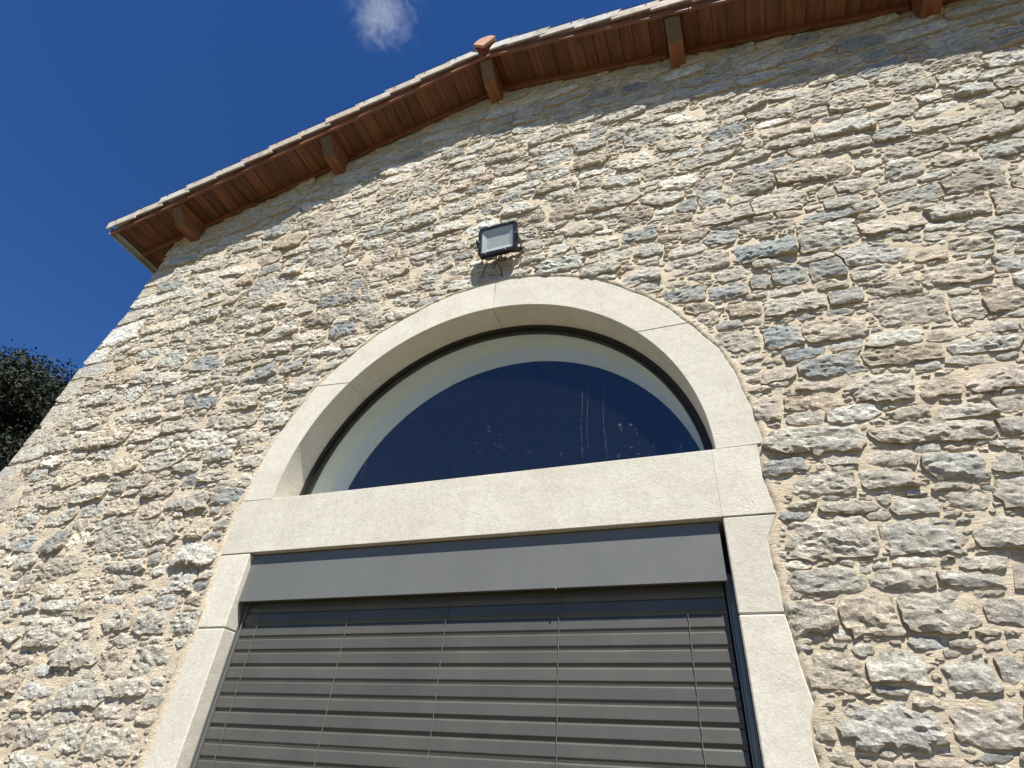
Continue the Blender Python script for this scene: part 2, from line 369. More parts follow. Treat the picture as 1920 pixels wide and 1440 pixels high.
# ---- layout of the rubble: traced stones first, then smaller and smaller fillers
TRACE = "2.23,4.46,0.31,0.16,-0.07,g;1.88,4.49,0.37,0.18,-0.10,b;1.48,4.48,0.39,0.15,0.00,p;1.81,4.22,0.11,0.13,-0.16,b;1.97,4.22,0.17,0.15,-0.21,b;2.17,4.21,0.16,0.15,-0.16,b;1.38,4.23,0.23,0.13,-0.21,b;1.62,4.19,0.22,0.12,-0.14,b;2.56,4.48,0.31,0.14,-0.05,t;2.43,4.26,0.32,0.16,-0.16,g;2.67,4.18,0.14,0.11,-0.11,d;2.71,4.01,0.26,0.15,-0.06,t;2.69,3.77,0.13,0.15,-0.26,t;2.96,4.01,0.12,0.12,-0.15,g;2.43,3.99,0.22,0.11,-0.16,d;2.20,3.98,0.17,0.11,-0.06,b;1.96,4.00,0.29,0.14,-0.06,g;2.46,3.80,0.29,0.18,-0.08,t;1.84,3.77,0.19,0.17,0.13,b;2.09,3.77,0.27,0.15,-0.12,t;1.62,3.79,0.22,0.14,-0.23,t;1.69,4.02,0.17,0.12,0.01,d;1.49,4.00,0.12,0.10,-0.01,p;1.92,3.63,0.18,0.09,-0.04,b;2.02,3.53,0.26,0.14,0.03,b;2.34,3.53,0.32,0.10,-0.07,d;2.68,3.52,0.28,0.09,-0.06,g;2.20,3.35,0.25,0.16,-0.16,t;2.43,3.32,0.17,0.12,0.07,t;2.64,3.33,0.22,0.14,-0.10,p;1.67,3.32,0.13,0.14,-0.17,t;1.90,3.32,0.23,0.09,-0.22,d;1.85,3.11,0.37,0.14,-0.11,g;2.33,3.08,0.45,0.10,-0.10,t;2.27,3.19,0.16,0.06,-0.16,t;2.47,3.17,0.23,0.07,-0.07,t;2.61,3.07,0.10,0.09,-0.15,t;2.35,2.91,0.20,0.12,-0.12,g;2.08,2.88,0.21,0.10,-0.11,g;2.53,2.90,0.11,0.11,-0.12,g;1.93,2.99,0.11,0.06,-0.13,t;2.62,4.30,0.14,0.07,-0.12,d;2.74,4.30,0.12,0.07,-0.21,t;2.86,4.20,0.19,0.11,-0.18,t;3.03,4.20,0.12,0.11,-0.23,g;1.95,4.68,0.29,0.11,-0.17,t;1.65,4.69,0.20,0.13,-0.21,b;1.50,4.77,0.17,0.09,-0.24,d;2.26,4.67,0.29,0.09,-0.25,b;1.77,3.52,0.15,0.10,-0.03,d;1.96,3.42,0.22,0.06,-0.14,p;2.85,3.77,0.17,0.13,0.12,d;2.82,3.89,0.13,0.04,-0.14,p;2.76,3.62,0.15,0.07,-0.16,g;2.07,2.89,0.20,0.10,-0.11,g;2.34,2.88,0.20,0.13,-0.06,g;2.54,2.89,0.10,0.10,-0.02,g;1.82,2.88,0.28,0.11,-0.07,g;1.90,2.76,0.22,0.06,-0.14,t;2.15,2.74,0.17,0.08,0.02,g;2.34,2.75,0.13,0.08,-0.10,t;2.05,2.78,0.06,0.06,-0.01,t;1.80,2.62,0.31,0.17,-0.04,t;2.13,2.61,0.27,0.16,-0.00,g;2.40,2.61,0.15,0.14,-0.19,g;1.75,2.44,0.22,0.10,-0.00,g;2.02,2.44,0.22,0.08,-0.05,t;2.23,2.43,0.20,0.06,-0.26,g;1.64,2.30,0.17,0.11,-0.12,g;1.87,2.31,0.19,0.16,0.06,t;2.08,2.31,0.26,0.15,0.00,t;2.30,2.30,0.11,0.09,-0.03,t;1.70,2.11,0.15,0.13,-0.21,t;1.90,2.12,0.18,0.11,0.00,g;2.13,2.09,0.15,0.11,-0.13,g;2.24,2.11,0.09,0.09,0.00,g;1.82,1.93,0.30,0.14,-0.02,g;2.12,1.95,0.20,0.15,-0.07,p;1.68,1.99,0.12,0.04,0.02,t;2.02,2.20,0.12,0.05,-0.01,g;2.13,2.20,0.09,0.04,-0.01,t;1.81,2.18,0.07,0.05,-0.01,t;1.96,2.00,0.11,0.04,-0.05,t;1.72,1.82,0.05,0.03,-0.08,t;1.80,1.81,0.13,0.03,-0.00,t;1.68,2.70,0.06,0.06,-0.08,t;1.60,1.90,0.08,0.05,-0.38,t;2.29,2.19,0.05,0.04,-0.01,g;1.89,2.48,0.06,0.04,-0.05,g;1.63,1.83,0.11,0.04,-0.14,t;1.94,1.82,0.13,0.03,0.05,d;2.82,5.33,0.20,0.15,-0.38,b;2.28,4.70,0.29,0.16,-0.10,b;2.07,5.32,0.31,0.16,-0.06,b;2.30,5.15,0.44,0.22,-0.23,t;2.49,4.90,0.22,0.12,-0.23,t;2.03,4.90,0.30,0.17,-0.18,g;2.77,4.92,0.19,0.14,-0.10,t;2.89,5.13,0.34,0.15,-0.21,t;3.25,5.12,0.36,0.15,-0.07,t;3.08,5.33,0.30,0.14,-0.20,t;2.91,5.58,0.26,0.17,-0.26,t;2.76,5.80,0.36,0.19,-0.26,t;2.47,5.96,0.26,0.17,-0.23,t;3.09,5.80,0.21,0.13,-0.26,g;3.05,5.98,0.28,0.17,-0.10,g;3.34,5.78,0.20,0.16,-0.14,g;3.37,5.58,0.20,0.15,-0.20,g;3.55,5.57,0.15,0.14,-0.10,g;3.37,5.98,0.30,0.16,-0.35,t;3.05,4.68,0.28,0.14,-0.21,d;3.13,4.46,0.13,0.20,-0.39,t;2.91,4.48,0.30,0.15,-0.08,g;2.58,4.47,0.37,0.19,-0.11,g;2.73,4.67,0.28,0.13,-0.19,g;3.26,4.91,0.18,0.13,-0.13,g;3.49,5.35,0.11,0.13,-0.11,d;3.34,5.35,0.15,0.11,-0.38,t;3.12,5.62,0.13,0.11,-0.37,w;2.56,5.34,0.25,0.14,-0.19,t;2.23,5.53,0.27,0.13,-0.30,t;2.01,5.65,0.12,0.11,0.19,t;2.39,5.30,0.25,0.13,-0.19,t;1.91,5.14,0.32,0.18,-0.06,t;2.22,5.97,0.28,0.14,-0.13,t;1.46,5.39,0.26,0.15,-0.13,w;1.65,5.11,0.17,0.14,-0.26,g;1.49,5.10,0.14,0.12,-0.23,b;1.71,4.90,0.33,0.15,-0.12,t;1.95,4.68,0.28,0.12,-0.22,d;1.17,5.83,0.27,0.23,-0.26,w;1.33,5.59,0.25,0.16,-0.13,d;1.13,5.12,0.24,0.15,-0.08,d;1.14,4.91,0.23,0.16,-0.16,b;1.19,4.72,0.17,0.13,-0.21,g;1.66,4.69,0.20,0.12,-0.03,b;1.60,6.24,0.29,0.16,-0.32,w;2.33,4.89,0.09,0.10,-0.19,d;2.61,6.22,0.17,0.15,-0.25,t;1.24,6.99,0.23,0.15,-0.13,b;2.97,6.57,0.28,0.16,-0.22,b;3.01,6.34,0.17,0.18,-0.09,b;-2.98,5.62,0.26,0.21,-0.06,p;-2.30,6.06,0.37,0.25,-0.23,d;-1.83,5.85,0.32,0.16,-0.22,g;-1.56,5.81,0.23,0.16,-0.01,g;-1.73,5.58,0.44,0.24,-0.02,t;-2.09,5.56,0.25,0.15,-0.23,g;-2.50,5.85,0.32,0.19,-0.07,d;-2.95,6.01,0.27,0.15,0.08,t;-3.32,6.03,0.43,0.18,-0.12,g;-2.67,5.60,0.26,0.16,-0.22,d;-1.26,5.10,0.13,0.15,-0.29,b;-1.41,5.10,0.16,0.13,-0.18,d;-1.85,5.41,0.21,0.10,-0.21,w;-1.40,4.96,0.40,0.13,-0.15,b;-1.82,5.17,0.33,0.18,-0.02,t;-2.10,5.16,0.26,0.16,-0.21,t;-0.95,5.19,0.37,0.21,-0.03,t;-0.77,4.93,0.26,0.14,-0.11,t;-2.97,5.19,0.35,0.17,-0.10,g;-2.69,5.14,0.17,0.12,-0.05,t;-2.61,4.95,0.18,0.14,-0.24,g;-2.36,4.97,0.22,0.15,0.06,w;-2.15,4.96,0.18,0.11,-0.16,t;-1.98,4.97,0.19,0.09,-0.22,g;-1.74,4.94,0.21,0.11,-0.02,t;-1.55,4.75,0.33,0.10,-0.16,d;-1.05,4.73,0.26,0.17,-0.03,t;-1.24,4.58,0.25,0.15,-0.12,b;-0.96,4.58,0.22,0.10,-0.12,d;-1.57,4.57,0.38,0.15,-0.16,t;-1.86,4.54,0.32,0.15,-0.04,p;-2.21,4.56,0.38,0.19,-0.06,t;-2.52,4.75,0.38,0.11,-0.10,t;-2.60,4.53,0.34,0.17,0.02,b;-3.19,4.97,0.21,0.12,-0.23,t;-1.93,4.28,0.34,0.14,0.05,b;-1.64,4.29,0.23,0.12,0.04,b;-1.45,4.09,0.26,0.16,-0.24,g;-2.22,4.28,0.20,0.10,-0.19,t;-2.64,4.31,0.24,0.15,0.12,g;-2.60,4.12,0.15,0.12,0.01,b;-2.39,4.08,0.22,0.15,0.02,b;-2.86,4.28,0.16,0.12,0.00,g;-1.97,3.83,0.37,0.14,-0.09,t;-2.24,3.86,0.09,0.11,-0.16,b;-2.56,3.87,0.48,0.13,-0.04,t;-1.76,4.09,0.21,0.07,-0.06,g;-1.53,3.98,0.15,0.04,-0.14,b;-1.71,3.97,0.12,0.04,-0.07,b;-1.26,4.22,0.18,0.10,0.02,t;-1.33,4.38,0.28,0.09,-0.17,w;-1.05,4.43,0.29,0.11,-0.04,t;-0.74,4.63,0.23,0.13,-0.38,g;-3.55,5.42,0.34,0.16,-0.09,t;-3.26,5.59,0.28,0.12,-0.14,g;-2.79,4.10,0.23,0.09,-0.17,p;-4.05,4.55,0.34,0.18,-0.00,p;-3.99,5.13,0.25,0.15,-0.16,g;-3.67,4.94,0.23,0.12,-0.00,t;-3.34,4.52,0.28,0.14,-0.09,g;-4.23,4.91,0.36,0.14,0.08,t;-3.16,4.08,0.64,0.15,-0.12,g;-3.79,4.08,0.31,0.10,-0.11,g;-3.43,3.87,0.58,0.18,-0.03,t;-2.91,3.85,0.35,0.14,0.04,t;-2.58,3.56,0.38,0.16,0.06,g;-2.97,3.58,0.24,0.17,-0.02,t;-3.24,3.55,0.34,0.14,0.02,t;-3.55,3.56,0.28,0.22,0.11,t;-4.24,3.69,0.42,0.19,-0.03,g;-3.21,3.35,0.38,0.16,0.14,g;-2.91,3.36,0.14,0.10,0.13,b;-2.45,3.31,0.28,0.12,0.05,t;-2.00,3.54,0.25,0.13,0.00,g;-2.20,3.35,0.14,0.10,0.20,b;-1.95,3.36,0.32,0.10,-0.02,t;-3.85,3.50,0.23,0.07,0.05,t;-4.14,3.36,0.31,0.13,0.02,t;-4.24,3.96,0.11,0.08,-0.01,g;-2.56,2.95,0.49,0.20,-0.04,g;-3.29,2.97,0.27,0.18,0.10,b;-3.58,2.97,0.27,0.13,-0.01,b;-3.06,2.95,0.19,0.13,0.01,w;-3.84,3.02,0.28,0.16,-0.07,t;-2.19,2.96,0.23,0.15,0.05,t;-1.90,2.96,0.15,0.15,-0.08,t;-2.43,2.73,0.40,0.08,0.01,t;-2.18,2.76,0.13,0.08,-0.06,b;-2.68,2.79,0.13,0.06,0.05,w;-1.91,2.60,0.29,0.12,0.09,g;-2.60,2.61,0.35,0.11,0.03,t;-2.37,2.60,0.14,0.07,-0.14,g;-2.29,2.38,0.30,0.13,0.06,g;-1.96,2.36,0.25,0.13,0.07,t;-1.69,2.35,0.22,0.11,-0.02,g;-2.46,2.19,0.36,0.15,0.12,t;-2.90,2.17,0.28,0.09,-0.00,t;-2.12,2.15,0.26,0.11,-0.09,t;-1.82,2.15,0.28,0.15,0.07,t;-2.27,1.97,0.35,0.13,0.07,g;-1.92,2.01,0.27,0.09,0.09,t;-1.69,1.95,0.16,0.07,0.20,t;-2.52,1.77,0.25,0.12,0.23,g;-2.22,1.75,0.30,0.14,0.20,g;-1.89,1.75,0.39,0.14,0.11,g;-2.73,1.77,0.17,0.11,0.03,d;-3.35,2.66,0.14,0.12,0.06,t;-2.84,2.49,0.31,0.07,0.01,g;-2.37,2.51,0.18,0.05,-0.03,g;-0.58,6.81,0.27,0.15,-0.18,b;-0.07,6.61,0.30,0.14,-0.23,d;0.50,6.17,0.28,0.20,-0.06,g;0.67,6.38,0.22,0.15,-0.17,t;0.79,6.01,0.28,0.19,-0.07,d;1.09,5.97,0.19,0.18,0.10,d;0.07,6.04,0.34,0.15,-0.23,w;-0.47,6.19,0.27,0.16,0.01,t;-0.81,6.49,0.27,0.17,0.03,t;-0.19,6.18,0.20,0.10,-0.09,d;0.31,6.00,0.13,0.10,0.09,b;-0.75,6.02,0.29,0.18,-0.16,t;-0.42,5.84,0.34,0.19,-0.00,t;-0.11,5.82,0.22,0.09,-0.11,d;0.21,5.59,0.31,0.17,-0.00,g;0.11,5.77,0.17,0.11,-0.03,g;0.51,5.77,0.32,0.16,-0.03,t;0.82,5.68,0.21,0.13,-0.13,t;1.04,5.60,0.26,0.14,-0.20,g;0.97,5.38,0.36,0.17,0.02,t;1.13,5.78,0.15,0.13,-0.04,w;-1.74,6.72,0.22,0.13,-0.05,w;-1.19,6.83,0.44,0.19,-0.15,w;-1.03,6.00,0.25,0.16,-0.02,t;-1.36,6.04,0.31,0.13,-0.15,t;0.61,5.36,0.29,0.14,-0.06,d;-0.23,6.04,0.19,0.10,-0.18,b;-0.40,5.59,0.35,0.16,0.12,g;-0.36,5.30,0.27,0.10,-0.07,g;-0.40,5.80,0.37,0.18,-0.11,t;0.26,5.57,0.22,0.13,0.11,g;0.60,5.39,0.31,0.12,-0.29,t;0.56,4.76,0.30,0.13,-0.08,g;0.56,4.95,0.13,0.11,0.02,w;0.22,4.78,0.22,0.11,0.06,g;-0.32,4.89,0.18,0.06,0.01,d;-0.25,5.14,0.17,0.09,0.02,b;0.31,5.38,0.24,0.10,-0.07,d;0.51,5.06,0.14,0.08,-0.02,t;0.35,4.91,0.20,0.10,-0.09,g"
GX0, GX1, GZ0, GZ1, RES = -5.0, 5.6, -0.1, 8.0, 0.01
NX, NZ = int((GX1 - GX0) / RES), int((GZ1 - GZ0) / RES)
gx = GX0 + (np.arange(NX) + 0.5) * RES; gz = GZ0 + (np.arange(NZ) + 0.5) * RES
GXX, GZZ = np.meshgrid(gx, gz)
ED = edge(gz)[:, None]
blocked = (GXX < ED + 0.004) | (GXX > WR_) | (GZZ > RS - RSLOPE * np.abs(GXX - XR) - 0.02) | (GZZ < 0) | surround(GXX, GZZ, 0.004)
occ = blocked.copy()
stones = []
def win(cx, cz, rx, rz):
    i0, i1 = max(0, int((cx - rx - GX0) / RES)), min(NX, int((cx + rx - GX0) / RES) + 2)
    j0, j1 = max(0, int((cz - rz - GZ0) / RES)), min(NZ, int((cz + rz - GZ0) / RES) + 2)
    return slice(j0, j1), slice(i0, i1)
def metric(cx, cz, a, b, th, pw, X, Zz):
    c, s = math.cos(th), math.sin(th)
    u = ((X - cx) * c + (Zz - cz) * s) / a; v = (-(X - cx) * s + (Zz - cz) * c) / b
    return (np.abs(u) ** pw + np.abs(v) ** pw) ** (1 / pw)
def try_place(cx, cz, a, b, th, pw, tone, grow=1.06, tol=0.0, quoin=False):
    e = max(a, b) * 1.1
    sl = win(cx, cz, e, max(b * 1.25, a * abs(math.sin(th)) + b) * 1.1)
    if sl[0].stop <= sl[0].start or sl[1].stop <= sl[1].start: return False
    mm = metric(cx, cz, a * grow, b * grow, th, pw, gx[sl[1]][None, :], gz[sl[0]][:, None]) < 1
    n = mm.sum()
    if n == 0 or (occ[sl] & mm).sum() > tol * n: return False
    occ[sl] |= mm
    stones.append((cx, cz, a, b, th, pw, tone, quoin)); return True
# corner stones at the left end
zq = 0.0; k = 0
while zq < Z(2.35):
    h = random.uniform(0.16, 0.30); wd = random.uniform(0.36, 0.58) if k % 2 else random.uniform(0.22, 0.36)
    cz = zq + h / 2; e = float(edge(cz))
    try_place(e + wd / 2, cz, wd / 2 * 0.97, h / 2 * 0.93, random.uniform(-0.05, 0.05), random.uniform(3, 5), random.choice('ggtgw'), 1.0, 0.2, True)
    zq += h; k += 1
for r in TRACE.split(';'):
    f = r.split(','); cx, cz, ww, hh, th = map(float, f[:5])
    try_place(cx, cz, ww / 2 * 1.07, hh / 2 * 1.06, max(-0.2, min(0.2, th * 0.55)), random.uniform(2.8, 6.0), f[5], 0.98, 0.22)
NTR = len(stones)
TONES = 'tttttttttgggggggggggggwwwwdbpt'
for (w0, w1, asp0, asp1, tries) in ((0.26, 0.42, 0.36, 0.60, 14000), (0.20, 0.30, 0.36, 0.68, 22000), (0.13, 0.20, 0.34, 0.75, 26000),
                                    (0.09, 0.14, 0.28, 0.65, 24000), (0.055, 0.095, 0.25, 0.6, 30000), (0.035, 0.06, 0.3, 0.65, 26000)):
    free = np.flatnonzero(~occ.ravel())
    pick = rng.choice(free, size=tries)
    pr = rng.random((tries, 5))
    for q in range(tries):
        j, i = divmod(int(pick[q]), NX)
        if occ[j, i]: continue
        a = (w0 + (w1 - w0) * pr[q, 0]) / 2; b = a * (asp0 + (asp1 - asp0) * pr[q, 1])
        # cheap rejection at the extremes
        ia, jb = int(a / RES * 0.9), int(b / RES * 0.9)
        if i - ia < 0 or i + ia >= NX or j - jb < 0 or j + jb >= NZ: continue
        if occ[j, i - ia] or occ[j, i + ia] or occ[j - jb, i] or occ[j + jb, i]: continue
        try_place(gx[i], gz[j], a, b, (pr[q, 2] - 0.55) * 0.30, 2.4 + 3.2 * pr[q, 3], TONES[int(pr[q, 4] * len(TONES))], 1.03, 0.015)
# cells: every stone may swell into the free space round it
best = np.full((NZ, NX), 9.0); lab = np.full((NZ, NX), -1, np.int32)
for idx, (cx, cz, a, b, th, pw, tone, qn) in enumerate(stones):
    sl = win(cx, cz, a * 1.7, b * 1.7 + a * abs(math.sin(th)) * 1.7)
    mm = metric(cx, cz, a, b, th, pw, gx[sl[1]][None, :], gz[sl[0]][:, None])
    u = mm < best[sl]
    best[sl][u] = mm[u]; lab[sl][u] = idx
TONE_RGB = {'t': (0.495, 0.435, 0.355), 'g': (0.50, 0.468, 0.405), 'b': (0.29, 0.30, 0.29), 'd': (0.41, 0.34, 0.26), 'w': (0.67, 0.63, 0.55), 'p': (0.51, 0.435, 0.37)}
# projected size of each stone decides which stones become objects of their own
Rm = np.array([RIGHT, UP, BACK]); Cc = np.array(CAM)
def project(P):
    q = (np.asarray(P) - Cc) @ Rm.T
    return 512 + 566.8 * q[:, 0] / -q[:, 2], 384 - 566.8 * q[:, 1] / -q[:, 2], -q[:, 2]
cen = np.array([(s[0], -0.02, s[1]) for s in stones]); pu, pv, pd = project(cen)
inside = (pd > 0) & (pu > -30) & (pu < 1054) & (pv > -30) & (pv < 798)
area = np.array([s[2] * s[3] for s in stones]) / pd ** 2 * np.where((pu > 0) & (pu < 1024) & (pv > 0) & (pv < 768), 1.0, 0.0)
single = set(np.argsort(-area)[:300].tolist())

PV, PF, PC, PI, n0 = [], [], [], [], 0         # all stone vertices, faces, tones, ranges
for idx, (cx, cz, a, b, th, pw, tone, qn) in enumerate(stones):
    vis = inside[idx]
    per = math.pi * (a + b)
    sp = (0.0135 if pd[idx] < 5.5 else 0.021) if vis else 0.05
    n = int(min(46, max(9, per / (sp * 1.15))))
    t = np.arange(n) / n * 2 * math.pi + rng.uniform(-0.25, 0.25, n) * (2 * math.pi / n)
    c, s = math.cos(th), math.sin(th)
    du, dv = np.cos(t), np.sin(t)
    r0 = (np.abs(du / a) ** pw + np.abs(dv / b) ** pw) ** (-1 / pw)          # radius of the ideal outline
    irr = 1 + 0.17 * vnoise(np.cos(t) * 1.3 + idx, np.sin(t) * 1.3, t * 0 + idx * 0.37, 5) + 0.05 * rng.uniform(-1, 1, n)
    steps = np.linspace(0.2, 1.0, 34)
    rr = np.full(n, 0.0); lim = r0 * 1.36
    wx = du * c - dv * s; wz = du * s + dv * c
    PX = cx + wx[:, None] * lim[:, None] * steps; PZ = cz + wz[:, None] * lim[:, None] * steps
    ii = np.clip(((PX - GX0) / RES).astype(int), 0, NX - 1); jj = np.clip(((PZ - GZ0) / RES).astype(int), 0, NZ - 1)
    ok = (lab[jj, ii] == idx) & ~blocked[jj, ii]
    if qn: ok = ((lab[jj, ii] == idx) | (lab[jj, ii] == -1)) & (PX > edge(PZ) - 0.012) & ~surround(PX, PZ)
    first = np.where(ok.all(1), steps[-1], steps[np.argmin(ok, 1)] - 0.015)
    gap = random.uniform(0.003, 0.012)
    rr = np.maximum(np.minimum(first * lim - gap, r0 * 1.32 * irr), 0.35 * r0)
    bx, bz = cx + wx * rr, cz + wz * rr
    # interior points
    k_ = int(2 * a / sp) + 2; l_ = int(2.4 * b / sp) + 2
    uu, vv = np.meshgrid(np.linspace(-1.25, 1.25, k_) * a, np.linspace(-1.25, 1.25, l_) * b)
    uu = (uu + rng.uniform(-0.33, 0.33, uu.shape) * sp).ravel(); vv = (vv + rng.uniform(-0.33, 0.33, vv.shape) * sp).ravel()
    an = np.mod(np.arctan2(vv, uu), 2 * math.pi); rad = np.hypot(uu, vv)
    o_ = np.argsort(np.mod(t, 2 * math.pi)); ta = np.mod(t, 2 * math.pi)[o_]; ra = rr[o_]
    lim2 = np.interp(an, np.r_[ta[-1] - 2 * math.pi, ta, ta[0] + 2 * math.pi], np.r_[ra[-1], ra, ra[0]])
    kp = rad < lim2 - 0.45 * sp
    X2 = np.r_[bx, cx + uu[kp] * c - vv[kp] * s]; Z2 = np.r_[bz, cz + uu[kp] * s + vv[kp] * c]
    res = delaunay_2d_cdt([Vector((x_, z_)) for x_, z_ in zip(X2, Z2)], [], [list(range(n))], 1, 1e-6)
    vs, fs = res[0], res[2]
    if len(vs) < 4: continue
    va = np.array([(q.x, q.y) for q in vs]); 
    lu = (va[:, 0] - cx) * c + (va[:, 1] - cz) * s; lv = -(va[:, 0] - cx) * s + (va[:, 1] - cz) * c
    an = np.mod(np.arctan2(lv, lu), 2 * math.pi)
    lim2 = np.interp(an, np.r_[ta[-1] - 2 * math.pi, ta, ta[0] + 2 * math.pi], np.r_[ra[-1], ra, ra[0]])
    rho = np.clip(np.hypot(lu, lv) / lim2, 0, 1)
    # broken face: a few cleavage planes, a tilt, a rounded edge
    size = math.sqrt(a * b)
    H = random.uniform(0.35, 1.0) * min(0.036, 0.011 + 0.17 * size)
    f_ = 1.0 - 0.42 * rho ** random.uniform(6.0, 14.0)
    for _ in range(random.randint(1, 4)):
        q = random.uniform(0, 6.283); sl_ = random.uniform(0.3, 1.3); o0 = random.uniform(0.85, 1.1)
        f_ = np.minimum(f_, o0 - sl_ * np.maximum(0, (lu / a) * math.cos(q) + (lv / b) * math.sin(q) - random.uniform(0.0, 0.7)))
    f_ = np.maximum(f_, 0.3)
    h = H * f_ + random.uniform(-0.10, 0.10) * lu * 0.8 + random.uniform(-0.28, 0.10) * lv * 0.7
    am = min(1.0, size / 0.09)
    h = h + am * (0.0055 * fbm(va[:, 0] * 13, va[:, 1] * 26, va[:, 0] * 0 + idx * 1.7, 3, 2) + 0.0065 * vnoise(va[:, 0] * 45, va[:, 1] * 70, va[:, 0] * 0 + idx, 9))
    ridge = 1 - np.abs(vnoise(va[:, 0] * 11 + va[:, 1] * 5, va[:, 1] * 30, va[:, 0] * 0 + idx * 2.3, 21))
    h = h - am * 0.007 * ridge ** 5 + 0.004
    if qn: h = np.maximum(h * 0.5, 0.004)
    top = np.c_[va[:, 0], -h, va[:, 1]]
    # boundary edges -> skirt running back into the wall
    ec = {}
    for f in fs:
        for q in range(len(f)):
            e = (f[q], f[(q + 1) % len(f)]); ec[tuple(sorted(e))] = None if tuple(sorted(e)) in ec else e
    be = [e for e in ec.values() if e]
    bi = sorted({q for e in be for q in e}); mp = {q: len(va) + k for k, q in enumerate(bi)}
    sk = top[bi].copy(); sk[:, 0] = cx + (sk[:, 0] - cx) * 0.97; sk[:, 2] = cz + (sk[:, 2] - cz) * 0.97
    sk[:, 1] = 0.30 if qn else 0.03
    if qn: sk[:, 0] = np.where(top[bi][:, 0] < cx - a * 0.6, top[bi][:, 0], sk[:, 0])
    V_ = np.r_[top, sk]
    rgb = np.array(TONE_RGB[tone]) * random.uniform(0.86, 1.16) * (1 + random.uniform(-0.05, 0.05) * np.array([1.0, 0.1, -1.0]) + random.uniform(-0.004, 0.022) * np.array([0, 1.0, 0]))
    C_ = np.c_[np.tile(rgb, (len(V_), 1)), np.r_[rho, np.ones(len(sk))]]
    F_ = [tuple(f[::-1]) if False else tuple(f) for f in fs] + [(e[1], e[0], mp[e[0]], mp[e[1]]) for e in be]
    PI.append((idx, V_, F_, C_))

def stone_mesh(name, parts, off):
    V_ = np.concatenate([q[1] for q in parts]) - np.array(off); C_ = np.concatenate([q[3] for q in parts])
    F_, o = [], 0
    for q in parts:
        F_ += [tuple(i + o for i in f) for f in q[2]]; o += len(q[1])
    me = bpy.data.meshes.new(name); me.from_pydata(V_.tolist(), [], F_); 
    at = me.color_attributes.new('tone', 'FLOAT_COLOR', 'POINT'); at.data.foreach_set('color', C_.astype(np.float32).ravel())
    return me

# ---- mortar sheet of the gable wall (one mesh, with the left return)
DU = 0.020
cols = int((WR_ + 4.8) / DU); rows = int(7.95 / DU)
zz = np.linspace(0.0, 7.95, rows + 1); uu = np.linspace(0, 1, cols + 1)
Xg = edge(zz)[:, None] * (1 - uu) + WR_ * uu; Zg = np.repeat(zz[:, None], cols + 1, 1)
big = fbm(Xg * 1.3, Zg * 1.3, Xg * 0, 31, 2); mid = fbm(Xg * 6, Zg * 9, Xg * 0 + 4, 37, 3); fine = vnoise(Xg * 24, Zg * 46, Xg * 0, 41)
hm = 0.003 + 0.003 * big + 0.006 * mid + 0.003 * fine
left_low = np.clip((-1.5 - Xg) / 1.5, 0, 1) * np.clip((3.6 - Zg) / 1.2, 0, 1)
hm = hm + left_low * (0.004 + 0.009 * fbm(Xg * 10, Zg * 14, Xg * 0, 51, 3))
dedge = Xg - edge(zz)[:, None]
bend = np.clip((0.07 - dedge) / 0.07, 0, 1) ** 2 * 0.07
sdist = surround_sd(Xg, Zg) + 0.006 * mid + 0.003 * fine        # > 0 outside the dressed stone
kin = np.clip((sdist + 0.022) / 0.030, 0, 1); kout = np.clip((0.06 - sdist) / 0.05, 0, 1)
hm = hm + (np.maximum(hm, 0.0165 + 0.003 * fine) - hm) * kout
hm = hm * kin - 0.035 * (1 - kin)
Yg = -hm + bend
drop = surround(Xg, Zg, -0.075) | (Zg > RS - RSLOPE * np.abs(Xg - XR) + 0.05)
ids = np.arange((rows + 1) * (cols + 1)).reshape(rows + 1, cols + 1)
keep = ~(drop[:-1, :-1] | drop[1:, :-1] | drop[:-1, 1:] | drop[1:, 1:])
Q = np.stack([ids[:-1, :-1], ids[:-1, 1:], ids[1:, 1:], ids[1:, :-1]], -1)[keep]
V = np.stack([Xg, Yg, Zg], -1).reshape(-1, 3)
n1 = len(V); ret = [V]; F2 = []
prev = ids[:, 0]
for yk in (0.14, 0.30, 0.60, 5.0):
    nx = 0.012 * vnoise(zz * 9, zz * 0 + yk * 8, zz * 0, 61)
    ret.append(np.stack([edge(zz) - 0.004 + nx, zz * 0 + yk, zz], -1)); cur = n1 + np.arange(rows + 1); n1 += rows + 1
    lim = zz[:-1] < soffit(-4.3) + 0.1
    F2.append(np.stack([cur[:-1], prev[:-1], prev[1:], cur[1:]], -1)[lim]); prev = cur
V = np.concatenate(ret); Q = np.concatenate([Q] + F2)
# keep only used vertices
used = np.unique(Q); remap = np.full(len(V), -1); remap[used] = np.arange(len(used)); V = V[used]; Q = remap[Q]
me = bpy.data.meshes.new('wall'); me.from_pydata((V - np.array(WL[B.name])).tolist(), [], Q.tolist())
wall = mesh_obj('wall', me, M_MORTAR, B, WL[B.name], smooth=True)
rest = []
for q in PI:
    if q[0] in single:
        c_ = q[1].mean(0); c_[1] = 0
        mesh_obj('stone', stone_mesh('stone', [q], c_), M_STONE, wall, c_)
    else: rest.append(q)
rb = mesh_obj('rubble_stones', stone_mesh('rubble_stones', rest, WL[wall.name]), M_STONE, wall, WL[wall.name]); rb['kind'] = 'stuff'
print('stones', len(stones), 'traced', NTR, 'tris', sum(len(q[2]) for q in PI), 'cover', (best < 1.2).sum() / (~blocked).sum())

